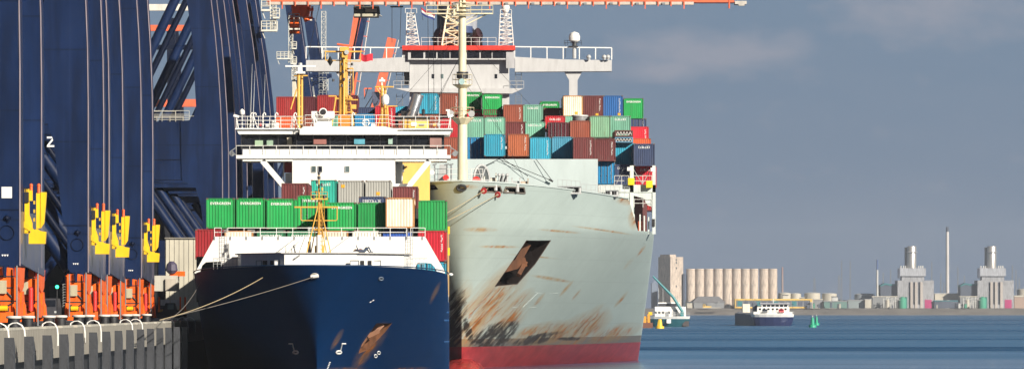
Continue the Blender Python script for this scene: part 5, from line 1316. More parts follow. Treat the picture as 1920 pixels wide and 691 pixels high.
CR = [(300,'blue quay crane nearest the camera, only its lower leg showing at the left edge'),
      (387,'second blue quay crane from the left, its front leg foot clear on orange bogies'),
      (410.5,'blue quay crane close behind the second one, showing just a narrow leg and yellow gear'),
      (453,'blue quay crane just left of the open gap with the diagonal braces'),
      (612,'blue quay crane right of the open gap, its leg beside the leftmost green container'),
      (652,'blue quay crane directly behind the leg next to the bridge wing of the blue ship'),
      (686,'seventh blue quay crane in the row, dark narrow leg behind the whip antennas'),
      (745,'blue quay crane carrying the lowered orange boom across the top of the picture'),
      (790,'ninth blue quay crane in the row, with pale platforms high on its leg'),
      (1090,'tall blue quay crane leg leaning left of the radar mast of the blue ship'),
      (1262,'distant blue quay crane behind the thick yellow mast')]
CR[0] = (326, CR[0][1])
cranes = []
for i, (D, lab) in enumerate(CR):
    o = cr0 if i == 0 else copy_tree(cr0); o['label'] = lab; o.location = (-25.0, D, QZ); cranes.append(o)
for i in range(5, len(cranes)):
    es = [c for c in cranes[i].children if c.name.startswith('glint_strip')]
    for c in es[1:]: bpy.data.objects.remove(c)
def addc(i, mb, name, m):      # mb given in the crane's own frame
    o = bpy.data.objects.new(name, mb.mesh(name)); o.data.materials.append(m); C.objects.link(o); o.parent = cranes[i]; return o
# orange girders and pale walkways of the cranes beyond, seen between the braces
for (i, D, y0, y1, m, nm) in ((9,1096,47,58,ORANGE2,'trolley_girder'),(9,1095,8,20,mat('platform_pale', (.66,.64,.56)),'walkway'),(10,1270,186,200,ORANGE2,'trolley_girder'),(9,1100,84,93,BLUED,'tie_beam')):
    b = MB().px(180,470,y0,y1,D,1.5); off = Vector(cranes[i].location); o = bpy.data.objects.new(nm, b.mesh(nm, off)); o.data.materials.append(m); C.objects.link(o); o.parent = cranes[i]
# writing on the portal beam, white panel on the first leg
addc(3, MB().box(XW(78,453)+25,-12,-.3,-.1,ZW(284,453)-QZ,15.2), 'name_board', BLUE)
zx, zz_, zd = XW(88.5,453)+25, ZW(275.5,453)-QZ, -.33
addc(3, MB().box(zx,zx+.62,zd,zd+.1,zz_+.68,zz_+.82).box(zx,zx+.62,zd,zd+.1,zz_,zz_+.14).prism([(zx,zz_+.13),(zx+.17,zz_+.13),(zx+.62,zz_+.69),(zx+.45,zz_+.69)], zd, zd+.1), 'crane_lettering', LTR)
tx = text_mesh('PMC', 1.12, .012, 1.05, 'LEFT'); o = mesh_obj('crane_lettering', tx, LTR, cranes[3], (XW(88.5,453)+25.78, -.33, ZW(275.5,453)-QZ))
addc(0, MB().box(-1.05,-.45,-.05,-.01,ZW(371,326)-QZ,ZW(350,326)-QZ), 'white_panel', WHITE)
addc(0, MB().box(-7.2,-5.6,17,17.3,22.6,24.4).rail([(-7.3,16.8,21.4),(-5,16.8,21.4)],3,.6,.04,(1,.75,.5,.25),4), 'stair_cage', mat('walkway_rail_pale', (.55,.53,.46)))
# platforms and machinery high on the further cranes
def plat(i, x0, x1, y, D, h=1.2, n='platform'):
    Z = QZ; q = MB(); a = Vector((XW(x0,D)+25, D-CR[i][0]-.6, ZW(y,D)-Z)); b = Vector((XW(x1,D)+25, D-CR[i][0]-.6, ZW(y,D)-Z))
    q.box(a.x,b.x,a.y,a.y+1.2,a.z-.25,a.z); q.rail([a,b],h,.8,.05,(1,.66,.33),4).rail([a+Vector((0,1.2,0)),b+Vector((0,1.2,0))],h,.8,.05,(1,.5),4)
    q.bar(a+Vector((.1,.5,-.2)), a+Vector((.5,.5,-1.2)), .1); addc(i, q, n, mat('platform_pale', (.66,.64,.56), .5))
PLM = mat('platform_pale', (.66,.64,.56), .5)
for (i, x0, x1, y, D) in ((7,490,506,18,744),(8,490,520,56,789),(8,512,524,32,789),(9,519,547,109,1089),(9,547,556,90,1089),(9,545,556,118,1089)): plat(i, x0, x1, y, D)
for (i, x, y0, y1, D) in ((8,512,0,60,789),(9,545,30,118,1089),(9,551,115,150,1089),(10,607,22,100,1262),(10,611,95,170,1262)):
    q = MB(); a = Vector((XW(x,D)+25, -.5, ZW(y1,D)-QZ)); b = Vector((XW(x,D)+25, -.5, ZW(y0,D)-QZ)); q.truss(a, b, 1.0 if i == 10 else .8, 8, .06); addc(i, q, 'stair_tower', PLM)
q = MB(); 
for y in (0,8,20,30,50): q.px(508+y*.15,518,40+y,46+y,789,1.0)
# lowered booms added above the frame, out of view, to shade legs and cargo
for i in (4, 6):
    for yy in (6.5, 12.0):
        b = MB().box(-34,63,yy,yy+1.4,42.6,45.2); o = bpy.data.objects.new('boom_girder', b.mesh('boom_girder')); o.data.materials.append(ORANGE2); C.objects.link(o); o.parent = cranes[i]
# orange boom of the lowered crane
DBm = 752
def crmb(i, mb, name, m):
    off = Vector(cranes[i].location); o = bpy.data.objects.new(name, mb.mesh(name, off)); o.data.materials.append(m); C.objects.link(o); o.parent = cranes[i]; return o
zb = ZW(6,DBm); bm_ = MB(); xs, xe = XW(500,DBm), XW(1300,DBm)
for yy in (0, 5.6): bm_.box(xs,xe,DBm+yy,DBm+yy+1.4,ZW(3,DBm),ZW(-28,DBm))
bm_.box(XW(1300,DBm),XW(1378,DBm),DBm+2,DBm+5,ZW(3,DBm),ZW(-3,DBm))
crmb(7, bm_, 'boom_girder', ORANGE2)
wk = MB().box(xs,xe,DBm-1.3,DBm-.1,ZW(10,DBm),ZW(4.5,DBm))
crmb(7, wk, 'boom_walkway', mat('walkway_beige', (.50,.44,.38), .6))
rp = MB(); x = 505
while x < 1300: 
    crmb(7, MB().bar(W(x,12 if (x//25) % 3 else 17,DBm-1.45), W(x,-4,DBm-1.45), .15), 'boom_bracket', ORANGE2); x += 24.3
for x in range(800, 1290, 49): crmb(7, MB().px(x,x+6,5,9,DBm-1.5,.15), 'cable_clamp', GREY)
crmb(7, MB().px(1378,1400,2,8,DBm+2,3).px(1385,1396,8,11,DBm+2,1), 'boom_tip', mat('boom_tip_grey', (.5,.47,.42), .6, grime=.4)); crmb(7, MB().tube(W(1367,16,DBm), W(1367,-6,DBm), .12, 6), 'boom_tip_post', ORANGE2)
cab = thing('trolley_cab', "dark operator's trolley hanging under the orange boom", 'trolley', W(686,31,DBm))
MB().px(663,710,11,31,DBm+1,4).part('machinery_frame', mat('trolley_dark', (.05,.055,.05), .6, var=.5, grime=.3), cab)
MB().px(664,707,26,31,DBm+.6,.35).px(668,680,13,17,DBm+.7,.3).px(685,706,16,23,DBm+.7,.3).part('cream_frame', mat('trolley_cream', (.45,.42,.32), .6), cab); MB().prism([(XW(700,DBm),ZW(31,DBm)),(XW(713,DBm),ZW(28,DBm)),(XW(711,DBm),ZW(12,DBm)),(XW(700,DBm),ZW(12,DBm))], DBm+.8, DBm+3).part('cabin', mat('cab_dark', (.03,.035,.035), .3), cab)
MB().tube(W(711,28,DBm), W(716,31,DBm), .12, 6).part('hook', GREY, cab)
hg = MB(); Dh = 756
hg.prism([(XW(555,Dh),ZW(6,Dh)),(XW(582,Dh),ZW(8,Dh)),(XW(578,Dh),ZW(34,Dh)),(XW(556,Dh),ZW(28,Dh)),(XW(547,Dh),ZW(26,Dh)),(XW(546,Dh),ZW(8,Dh))], Dh, Dh+4)
hg.prism([(XW(544,Dh),ZW(28,Dh)),(XW(560,Dh),ZW(32,Dh)),(XW(562,Dh),ZW(62,Dh)),(XW(542,Dh),ZW(62,Dh))], Dh+.5, Dh+3).tube(W(572,30,Dh), W(576,40,Dh), .4, 10).bar(W(576,19,Dh), W(588,18,Dh), .35).bar(W(574,33,Dh), W(587,34,Dh), .3)
crmb(7, hg, 'hinge_housing', ORANGE); crmb(7, MB().rail([W(541,44,Dh-.5),W(561,44,Dh-.5)],1.3,.6,.05,(1,.66,.33),4).px(541,562,53,56,Dh-.6,.6), 'hinge_platform', PLM)
crmb(7, MB().bar(W(586,12,Dh), W(583,40,Dh), .28), 'boom_stay', PLM)
hw = MB()
for (x0,y0,x1,y1) in ((601,0,577,108),(735,14,735,80),(752,14,750,80)): crmb(7, MB().tube(W(x0,y0,DBm), W(x1,y1,DBm), .035, 4), 'hoist_wire', DARK)
crmb(7, MB().bar(W(732,13,DBm), W(756,13,DBm), .2), 'spreader_bar', DARK)
# raised booms and struts of the cranes beyond
def raised(lab, D, x0, y0, x1, y1, wpx, dep=2.2):
    t = thing('crane_boom', lab, 'crane boom', (XW(x0,D), D, ZW(y0,D)), 'raised crane booms')
    a, b = W(x0,y0,D), W(x1,y1,D); w_ = wpx*D/F; s = Vector((0,dep/2,0))
    MB().bar(a, b, w_, dep).part('girder', ORANGE2, t)
    d = (b-a).normalized(); u = Vector((d.z,0,-d.x))
    MB().tube(a+u*(w_*.75), b+u*(w_*.75), .12, 5).part('walkway_tube', PLM, t)
    q = MB(); n = int((b-a).length/4)
    for i in range(n): p = a.lerp(b, i/n); q.bar(p+u*(w_*.5), p+u*(w_*.8), .25)
    q.part('bracket', mat('bracket_red', (.5,.12,.08), .6), t); return t
raised('broad raised orange boom behind the thick yellow mast', 1500, 640, 262, 678, 10, 24)
raised('slimmer raised orange boom further right, rising left of the grey wheelhouse', 1750, 693, 250, 735, 72, 17)
t = thing('crane_mast', 'dark blue leaning crane mast beside the broad raised orange boom', 'crane mast', (XW(648,1480), 1480, ZW(200,1480)))
MB().bar(W(648,200,1480), W(690,0,1480), 1.6).part('strut', BLUE, t); MB().bar(W(641,200,1483), W(681,0,1483), .5).part('stay', BLUE, t)
t = thing('crane_winch_house', 'dark machinery with stays beside the slimmer raised boom', 'machinery', (XW(700,1700),1700,ZW(250,1700)))
MB().px(697,712,172,190,1700,4).prism([(XW(697,1700),ZW(190,1700)),(XW(712,1700),ZW(190,1700)),(XW(704,1700),ZW(208,1700))],1700,1704).part('winch_frame', mat('winch_navy', (.06,.07,.12), .6), t)
q = MB()
for (x0,y0,x1,y1) in ((698,180,672,222),(700,186,680,230),(708,190,693,222),(690,165,683,186)): q.tube(W(x0,y0,1699), W(x1,y1,1699), .14, 4)
q.part('stay_rod', DARK, t); MB().bar(W(683,166,1702), W(697,166,1702), .4).bar(W(683,166,1702), W(684,182,1702), .35).part('orange_arm', ORANGE2, t)
MB().px(703,724,164,172,1702,3).part('orange_hood', ORANGE2, t); MB().prism([(XW(711,1698),ZW(165,1698)),(XW(718,1698),ZW(163,1698)),(XW(725,1698),ZW(176,1698)),(XW(720,1698),ZW(180,1698))],1698,1699).part('white_plate', WHITE, t)
# diagonal blue members between the radar mast and the far crane
q = MB()
for (x0,y0,x1,y1,w_) in ((568,142,622,142,.9),(568,166,617,142,1.0),(590,110,612,110,.5)): q.bar(W(x0,y0,1240), W(x1,y1,1240), w_)
crmb(10, q, 'tie_beam', BLUE)
q = MB()
for k in range(5): q.rail([W(598,190-12*k,1238), W(612,190-12*k,1238)], 1.0, .8, .07, (1,.5), 4)
crmb(10, q, 'stair_flight', mat('stair_grey', (.30,.31,.30), .5))
t = thing('crane_machinery_house', 'white machinery house seen between the radar mast and the blue crane leg', 'machinery house', (XW(580,1300),1300,ZW(182,1300)))
MB().px(548,600,148,182,1300,8).part('wall', mat('machinery_house_cream', (.62,.58,.46), .6), t); MB().px(546,602,145,148,1299,10).part('roof', LGREY, t)
MB().px(566,612,182,190,1298,6).part('deck', GREY, t)
MB().px(586,596,156,178,1299.9,.2).part('louvre', GREY, t)
# small green signal and things in the dark under the cranes
t = thing('signal_lamp', 'small green signal lamp glowing in the dark between the crane feet', 'lamp', W(107,541,500))
MB().tube((t.location.x,500,QZ), W(107,541,500), .06, 6).part('post', DARK, t); MB().ball(W(107,537,500), .16, 10).part('lens', GREENB, t)
gm = bpy.data.materials.new('green_light'); gm.use_nodes = True; gb = gm.node_tree.nodes['Principled BSDF']; gb.inputs['Emission Color'].default_value = (.05,1,.4,1); gb.inputs['Emission Strength'].default_value = 2.5; gb.inputs['Base Color'].default_value = (0,.3,.1,1)
for ch in t.children:
    if ch.name.startswith('lens'): ch.data.materials.clear(); ch.data.materials.append(gm)
sh = thing('shade_shed', 'dark navy shed in the shade behind the crane legs', 'shed', (-52,700,QZ))  # near-black shed added to stand in for the crane shadow
MB().box(-80,-37.5,700,760,QZ,19.5).part('wall', mat('shed_shade_black', (.012,.014,.02), .8), sh); MB().box(-80.4,-37.1,699.5,760.5,19.5,20).part('roof', BLUED, sh)  # walls near black in place of the crane shadows falling there
for x in range(-50, -38, 3): MB().box(x,x+1.8,699.9,699.99,QZ,QZ+4).part('door', mat('shade_shed_door', (.03,.032,.04), .6), sh)
# dark straddle frame and van
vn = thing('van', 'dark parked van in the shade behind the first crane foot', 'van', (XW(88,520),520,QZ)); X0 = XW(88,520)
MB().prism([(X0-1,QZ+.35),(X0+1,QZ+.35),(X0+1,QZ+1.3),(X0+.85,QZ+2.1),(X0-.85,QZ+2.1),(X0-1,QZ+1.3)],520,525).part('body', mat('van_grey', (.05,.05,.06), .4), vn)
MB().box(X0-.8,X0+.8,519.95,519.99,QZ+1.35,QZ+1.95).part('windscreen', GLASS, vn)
for s in (-1,1):
    for y in (521,524): MB().tube((X0+s*.75,y,QZ+.35),(X0+s*1.0,y,QZ+.35),.35,12).part('wheel', BLACK, vn)
    MB().box(X0+s*.8-.12,X0+s*.8+.12,519.93,519.99,QZ+.75,QZ+.95).part('headlight', LGREY, vn)
st = thing('floodlight_column', 'small lattice column with rows of pale dots in the dark between crane feet', 'column', (XW(121,520),520,QZ))
q = MB()
for k in range(9): q.rail([W(118,575-5*k,520), W(125,575-5*k,520)], .16, .3, .02, (1,), 4)
q.part('lattice', LGREY, st)
# pale building and quay machine behind the gap
bd = thing('quay_building', 'tall pale concrete building seen under the crossing crane braces', 'building', (XW(340,576),576,QZ))
MB().box(XW(311,576),-25.2,576,600,QZ,ZW(447,576)).part('wall', mat('pale_concrete_wall', (.50,.47,.38), .85, grime=.2, vs=.3, stretch=(1,1,.4)), bd)
MB().box(XW(309,576),-25.1,575.8,600.2,ZW(447,576),ZW(445,576)).part('parapet', CONC, bd)
q = MB()
for k in range(6): q.box(XW(318+9*k,576),XW(318.5+9*k,576),575.95,575.99,QZ,ZW(448,576))
q.part('panel_joint', mat('joint_grey', (.3,.28,.24), .9), bd)
mc = thing('quay_machine', 'pale boxy quay machine with two windows and orange posts', 'machine', (XW(312,640),556,QZ))
MB().px(287,333,516,545,556,3).part('body', mat('machine_pale', (.46,.44,.38), .6, grime=.3), mc); MB().px(310,330,522,544,555.7,.28).part('side_box', mat('machine_box', (.45,.40,.33), .6, rust=.3), mc)
for x in (298,338,347): MB().px(x-1.6,x+1.6,556,584,554.9,.4).part('orange_post', ORANGE, mc)
for x in (301,320): MB().px(x,x+17,561,572,555.8,.15).part('window', mat('machine_window', (.5,.52,.52), .3), mc)
MB().px(296,352,579,585,555.3,.5).part('bumper', mat('bumper_ochre', (.45,.28,.04), .6), mc); MB().px(318,346,508,517,557,1).part('orange_hood', ORANGE, mc)
MB().lathe([(.35,0),(.6,.3),(.5,.9),(.2,1.2)], W(322,512,557), 8, False).part('dark_motor', mat('motor_dark', (.06,.05,.09), .6), mc)
for x in (303,): MB().px(x-6,x+6,450,517,560,1).part('blue_column', BLUE, mc)
q = thing('forklift', 'dark low vehicle in front of the pale quay machine', 'vehicle', (XW(325,545),545,QZ)); X0 = XW(322,545)
MB().prism([(X0-1.2,QZ+.3),(X0+1.4,QZ+.3),(X0+1.4,QZ+.9),(X0+.5,QZ+1.0),(X0+.3,QZ+1.7),(X0-.6,QZ+1.7),(X0-.9,QZ+.9),(X0-1.2,QZ+.8)],545,546.6).part('body', BLACK, q)
for s in (-.8,.9): MB().tube((X0+s,544.9,QZ+.3),(X0+s,545.3,QZ+.3),.3,12).part('wheel', DARK, q)
MB().box(X0-.4,X0+.2,544.93,544.98,QZ+1.1,QZ+1.6).part('window', GLASSG, q)

# ================================================================ barges and buoys
def barge(name, lab, cx, D, wpx, hullm, bandm, yaw=0, L=95, top=588, items=None, ytop=None):
    t = thing(name, lab, 'barge', (0,0,0)); hw = wpx*D/F/2; X = XW(cx,D)
    zt = ZW(top,D); zm = zt-.25*(zt)
    sx = math.tan(R(yaw)); 
    def ring(z, k, y0): # plan outline of the stern end, hull runs away from the camera
        pts = []
        for a in range(9): th = -math.pi/2+(a-4)*math.pi/8; pts.append((X+hw*k*math.cos(th)*(1) if 0 else X+hw*k*math.sin((a-4)*math.pi/8), D+y0-2.6*k*math.cos((a-4)*math.pi/8)))
        return pts
    rows = []
    for z, k, yo in ((-.6,.86,1.6),(zm*.45,.96,.8),(zm,1.0,.1),(zt,1.02,-.4)):
        r = [(x, y, z) for x, y in ring(z, k, yo)]; r.append((X+hw*k+sx*L, D+L, z)); r.append((X-hw*k+sx*L, D+L, z)); rows.append(r)
    m = len(rows[0])
    a = MB(); vs = [p for r in rows[:3] for p in r]; a.add(vs, [(i*m+j,i*m+(j+1)%m,(i+1)*m+(j+1)%m,(i+1)*m+j) for i in range(2) for j in range(m)]+[tuple(range(2*m,3*m))])
    t.location = (X, D, 0); a.part('hull', hullm, t)
    b = MB(); vs = rows[2]+rows[3]; b.add(vs, [(j,(j+1)%m,m+(j+1)%m,m+j) for j in range(m)]+[tuple(range(m,2*m))]); b.part('white_band', bandm, t)
    return t, X, hw, zt
D = 2188
NAVYB = mat('barge_navy', (.012,.022,.085), .4); BHOLD = mat('barge_hold_grey', (.10,.11,.13), .6)
t, X, hw, zt = barge('barge', 'navy barge with white deckhouse carrying a red car, in the middle of the water', 1450, D, 76, NAVYB, WHITE, 0, 60)
ho = MB(); ho.add([(XW(1413,D),D+2,-.5),(XW(1413,D),D+2,ZW(590,D)),(XW(1378,2290),2290,ZW(586,2290)),(XW(1378,2290),2290,-.5),(XW(1470,2290),2290,ZW(586,2290)),(XW(1475,D),D+2,ZW(590,D))], [(0,1,2,3),(1,5,4,2)]); ho.part('hold_side', BHOLD, t, 'long dark grey hold wall')
MB().prism([(XW(1378,2290),ZW(588,2290)),(XW(1385,2290),ZW(583,2290)),(XW(1460,2290),ZW(583,2290)),(XW(1465,2290),ZW(588,2290))],2288,2291).part('bow', BHOLD, t)
MB().px(1420,1480,575,588,D+6,8).part('deckhouse', WHITE, t); MB().px(1428,1478,569.5,575,D+7,6).part('wheelhouse', WHITE, t); MB().px(1425,1481,567,569.5,D+6.4,7.4).part('roof', mat('barge_roof', (.30,.31,.34), .6), t)
for i in range(6): MB().px(1430+8*i,1436.5+8*i,570.2,574.2,D+6.9,.1).part('window', GLASS, t)
for i in range(7): MB().px(1423+8*i,1427+8*i,577,580.5,D+5.9,.1).part('window', GLASS, t)
for i in range(4): MB().px(1440+7*i,1443+7*i,583,587.5,D+5.8,.15).part('door', BLACK, t)
MB().px(1413,1486,584,589,D+1.5,9).part('lower_deckhouse', WHITE, t)
MB().px(1412,1420,566,588,D+12,4).part('dark_tower', mat('barge_grey', (.10,.12,.15), .6), t)
MB().rail([W(1412,588,D-2.2), W(1488,588,D-2.2)], 1.0, 2.5, .06, (1,.5), 4).part('railing', LGREY, t)
MB().tube(W(1450,569,D+8), W(1450,559,D+8), .12, 6).tube(W(1446,563,D+8), W(1454,563,D+8), .08, 4).part('mast', WHITE, t)
def car(lab, x, y, D, m):
    q = thing('car', lab, 'car', W(x,y,D), 'cars on the barge deck'); p = W(x,y,D)
    MB().side([(p.y-1,p.z+.3),(p.y+3.4,p.z+.3),(p.y+3.4,p.z+.9),(p.y+2.6,p.z+1.0),(p.y+2,p.z+1.5),(p.y+.2,p.z+1.5),(p.y-.8,p.z+.95),(p.y-1,p.z+.8)], p.x-.95, p.x+.95).part('body', m, q)
    for s in (-1,1): MB().tube((p.x+s*.7,p.y-.3,p.z+.3),(p.x+s*.96,p.y-.3,p.z+.3),.3,10).part('wheel', BLACK, q)
    MB().box(p.x-.7,p.x+.7,p.y-.75,p.y-.7,p.z+.95,p.z+1.35).part('windscreen', GLASS, q)
car('red car parked on the deck of the navy barge', 1465, 586, D+1.5, mat('car_red', (.55,.02,.03), .3)); car('dark car parked on the left of the navy barge deck', 1434, 586, D+1.5, mat('car_dark', (.03,.035,.05), .3))
for k, x in enumerate((1396,1403)): MB().px(x-3.4,x+3.4,569,585,2240,6).thing('deck_tank', mat('deck_tank_cream', (.66,.63,.52), .6), '%s pale upright box on the hold of the navy barge' % ('left' if k == 0 else 'right'), 'box', 'pale boxes on the barge')
D = 2056
TEAL = mat('barge_teal', (.006,.085,.11), .45)
t, X, hw, zt = barge('barge', 'teal and white work barge with a long teal crane arm beside the pale bow', 1254, D, 78, TEAL, WHITE, 0, 50, top=592)
MB().px(1228,1286,574,592,D+5,9).part('deckhouse', WHITE, t); MB().px(1236,1272,568,574,D+6,7).part('wheelhouse', mat('wheelhouse_glass_dark', (.05,.05,.06), .3), t); MB().px(1234,1275,566,568.5,D+5.5,8).part('roof', WHITE, t)
for x in (1227,1234,1241,1252): MB().px(x,x+4.5,583,587,D+4.9,.1).part('window', GLASS, t)
MB().px(1248,1254,584,592,D+4.8,.2).px(1262,1270,580,592,D+4.8,.2).part('door', GREY, t)
MB().rail([W(1217,592,D-2), W(1292,592,D-2)], 1.3, 2.2, .07, (1,.5), 4).part('railing', LGREY, t)
MB().px(1250,1258,597.5,605,D-2.9,.05).part('emblem', LTR, t); MB().px(1280,1292,601,611,D-1.0,.6).part('rust_patch', mat('barge_dark', (.06,.05,.05), .7), t)
q = MB().tube(W(1280,584,D+3), W(1262,556,D+3), .55, 8, .5).tube(W(1262,556,D+3), W(1224,517,D+3), .5, 8, .3); q.part('crane_arm', mat('arm_teal', (.01,.20,.22), .5), t)
MB().px(1276,1283,584,592,D+2,2).part('crane_foot', mat('arm_teal', (.01,.2,.22)), t)
for x in (1235,1243): MB().tube(W(x,566,D+8), W(x,540,D+8), .10, 5).part('mast', LGREY, t)
t = thing('work_pontoon', 'rusty work pontoon with orange gear half hidden by the pale bow', 'pontoon', (XW(1212,1950),1950,0)); D = 1950
MB().px(1200,1224,604,615,D,8).part('float', mat('pontoon_rust', (.16,.06,.035), .8), t); MB().px(1214,1219,588,604,D+1,1.5).px(1206,1212,592,604,D+1,2).part('orange_frame', mat('pontoon_orange', (.65,.30,.03), .6), t); MB().px(1216,1223,584,590,D+2,2).part('cabin', YELB, t)
def buoy(lab, x, yb, D, m, h, w_, style):
    t = thing('buoy', lab, 'buoy', (XW(x,D),D,0), 'channel buoys'); c = Vector((XW(x,D),D,0))
    if style == 'y':
        MB().lathe([(w_,-.5),(w_,.6),(w_*.95,.75),(w_*.6,.8)], c, 14).part('float', m, t); MB().lathe([(w_*.62,.8),(w_*.5,h*.7),(w_*.42,h),(.1,h)], c, 8, False).part('tower', m, t)
        MB().tube(c+Vector((-w_*.6,-w_*.7,.8)), c+Vector((-w_*.3,-w_*.5,h*.9)), .09, 5).part('cage_bar', mat('buoy_shadow_yellow', (.55,.35,.02), .5), t)
    else:
        MB().lathe([(w_,-.5),(w_,.7),(w_*.9,.9),(w_*.55,1.0)], c, 14).part('float', m, t); MB().lathe([(w_*.55,1.0),(w_*.45,h*.7),(w_*.28,h*.92),(.1,h*.95)], c, 10).part('tower', m, t)
        MB().lathe([(.05,h*.95),(.22,h*.97),(.2,h*1.08),(.05,h*1.12)], c, 8).part('lantern', LGREY, t)
buoy('yellow buoy floating right of the pale bow', 1237, 615, 1885, YELB, 3.1, 1.45, 'y')
buoy('nearer green buoy right of the navy barge', 1523.5, 613, 1996, GREENB, 3.8, 1.35, 'g')
buoy('further green buoy partly behind the nearer one', 1531, 607, 2260, GREENB, 3.9, 1.1, 'g')

# ================================================================ the far shore
FDD = 6230.0
FM = lambda n, c, r=.7: mat('far_'+n, c, r, vs=.05, var=.14, stretch=(1,1,.25), seam=9.0 if n in ('silo_concrete','plant_cladding','cladding_light') else 0)
CRM = FM('silo_concrete', (.50,.42,.35), .85); GRW = FM('plant_cladding', (.30,.305,.325)); CRW = FM('cream', (.45,.42,.35)); SLATE = FM('slate', (.06,.075,.11)); FTEAL = FM('teal', (.01,.15,.17)); FYEL = FM('yellow', (.70,.45,.08)); FGREY = FM('grey', (.20,.21,.22)); FPINK = FM('magenta', (.35,.02,.12)); FGRN = FM('green', (.03,.24,.15)); FWHT = FM('white', (.48,.48,.46)); FDK = FM('dark', (.04,.05,.06)); FSTK = mat('far_stack_steel', (.60,.57,.52), .35, metal=.7, var=.1, vs=.05)
def fpx(x0, x1, y0, y1, dd=0, dep=14, mb=None): D = FDD+dd; m_ = mb or MB(); return m_.box(XW(x0,D), XW(x1,D), D, D+dep, max(GZ, ZW(y1,D)) if y1 >= 576 else ZW(y1,D), ZW(y0,D))
# grain tower, turned so that one face is in shade
t = thing('grain_tower', 'tall beige grain elevator tower at the left end of the silos, left face dark', 'tower', (XW(1257,FDD),FDD+10,GZ)); c = t.location
s1, s2 = 15.5, 19.0; ang = R(40); u = Vector((math.cos(ang), math.sin(ang))); v_ = Vector((-math.sin(ang), math.cos(ang)))
p0 = Vector((c.x,FDD)); P_ = [p0, p0+u*s2, p0+u*s2+v_*20, p0+v_*20]
hT = ZW(481,FDD); MB().plan([(p.x,p.y) for p in P_], GZ, hT).part('wall', CRM, t); MB().plan([(p.x+(0),p.y) for p in (p0+v_*2+u, p0+v_*18+u, p0+v_*18+u*10, p0+u*10+v_*2)], hT, hT+2.6).part('roof_house', CRM, t)
for (zz) in (484.5,490,500,534,565):
    q = p0+u*(s2*.42)-v_*.1; q2 = q+u*1.7; z = ZW(zz,FDD); MB().plan([(q.x,q.y),(q2.x,q2.y),(q2.x+v_.x*.2,q2.y+v_.y*.2),(q.x+v_.x*.2,q.y+v_.y*.2)], z-2.2, z).part('window', FDK, t)
fpx(1281.5,1285,512,577,8,5).part('link_shaft', SLATE, t)
xs_ = [1296,1313,1330,1347.5,1365,1382,1399,1414.5,1433.5,1450]
for k, x in enumerate(xs_):
    q = thing('grain_silo', 'beige concrete silo, %s from the tower%s' % (ordn[k], ', just right of the dark slot' if k == 8 else ''), 'silo', (XW(x,FDD),FDD+12,GZ), 'row of grain silos')
    c = q.location; MB().lathe([(5.05,GZ),(5.05,ZW(504,FDD)),(4.7,ZW(503,FDD)),(.1,ZW(503,FDD))], (c.x,c.y,0), 24).part('shaft', CRM, q)
    MB().lathe([(5.15,ZW(506,FDD)),(5.15,ZW(504.6,FDD))], (c.x,c.y,0), 24).part('top_ring', mat('far_silo_ring', (.40,.33,.27), .85), q)
def simple(name, lab, cat, parts, group=None):
    x0 = sum((p[1]+p[2])/2 for p in parts)/len(parts); t = thing(name, lab, cat, (XW(x0,FDD), FDD, GZ), group)
    for p in parts:
        nm, a, b, y0, y1, m = p[:6]; dd = p[6] if len(p) > 6 else 0; dep = p[7] if len(p) > 7 else 12
        fpx(a,b,y0,y1,dd,dep).part(nm, m, t)
    return t
t = simple('gable_shed', 'grey shed with a pitched roof in front of the silos', 'shed', [('wall',1301,1358,566,577,FGREY,-12,18),('door',1318,1326,568,577,FDK,-12.4,.3)])
D = FDD-12; MB().prism([(XW(1299,D),ZW(566,D)),(XW(1309,D),ZW(555,D)),(XW(1348,D),ZW(555,D)),(XW(1360,D),ZW(566,D))], D-.5, D+19).part('roof', mat('far_shed_roof', (.15,.15,.16), .8), t)
simple('dock_wall', 'low grey dock wall at the water below the pitched shed', 'wall', [('wall',1318,1350,577,589,FGREY,-62,8),('coping',1317,1351,575.6,577,CRW,-62.5,9)])
t = simple('transit_shed', 'long low shed framed in yellow behind the navy barge', 'shed', [('wall',1378,1522,562,577,FGREY,-20,16),('fascia',1378,1523,559.5,562.3,FYEL,-21,18),('end_post',1519,1523,562.3,577,FYEL,-21,3),('end_post',1378,1380,562.3,577,FYEL,-21,3),('plinth',1380,1519,574.5,577,FYEL,-20.6,.5)])
for k in range(12): fpx(1383+11.3*k,1392+11.3*k,564,573,-20.3,.2).part('bay', FTEAL if k % 3 == 0 else SLATE, t)
simple('excavator', 'small yellow machine with a cabin in front of the pitched shed', 'excavator', [('cab',1318,1323,570,577,FYEL,-30,3),('arm',1323,1334,573,577,FYEL,-30,3),('window',1319,1322,571,573,FDK,-30.4,.3)])
def tank(lab, x0, x1, y0, y1, m=FWHT, dd=60, roof=FWHT):
    D = FDD+dd; t = thing('storage_tank', lab, 'tank', (XW((x0+x1)/2,D),D,GZ), 'storage tanks'); r = (x1-x0)/2*D/F; c = (XW((x0+x1)/2,D),D,0)
    MB().lathe([(r,GZ),(r,ZW(y0+1,D))], c, 24).part('shell', m, t); MB().lathe([(r*1.01,ZW(y0+1,D)),(r*.6,ZW(y0-.4,D)),(.1,ZW(y0-.8,D))], c, 24).part('roof', roof, t)
    for k in range(6): a = -math.pi*k/5; MB().tube((c[0]+r*math.cos(a),D+r*math.sin(a),ZW(y0,D)),(c[0]+r*math.cos(a),D+r*math.sin(a),ZW(y0-2,D)),.12,4).part('rail_post', FGREY, t)
for a in (('white-topped tank right of the last silo',1459,1483,548,577,CRW),('tank between the last silo and the yellow framed shed',1482,1502,549,577,CRW),('tank above the right end of the yellow framed shed',1508,1538,548,577,CRW),('small tank left of the blue-capped chimney',1541,1569,549,577,CRW),
          ('wide grey tank left of the blue-capped chimney foot',1602,1640,550,577,FM('tank_grey', (.34,.38,.42))),('tank with domed roof at the right edge',1907,1935,541,577,CRW)): tank(*a)
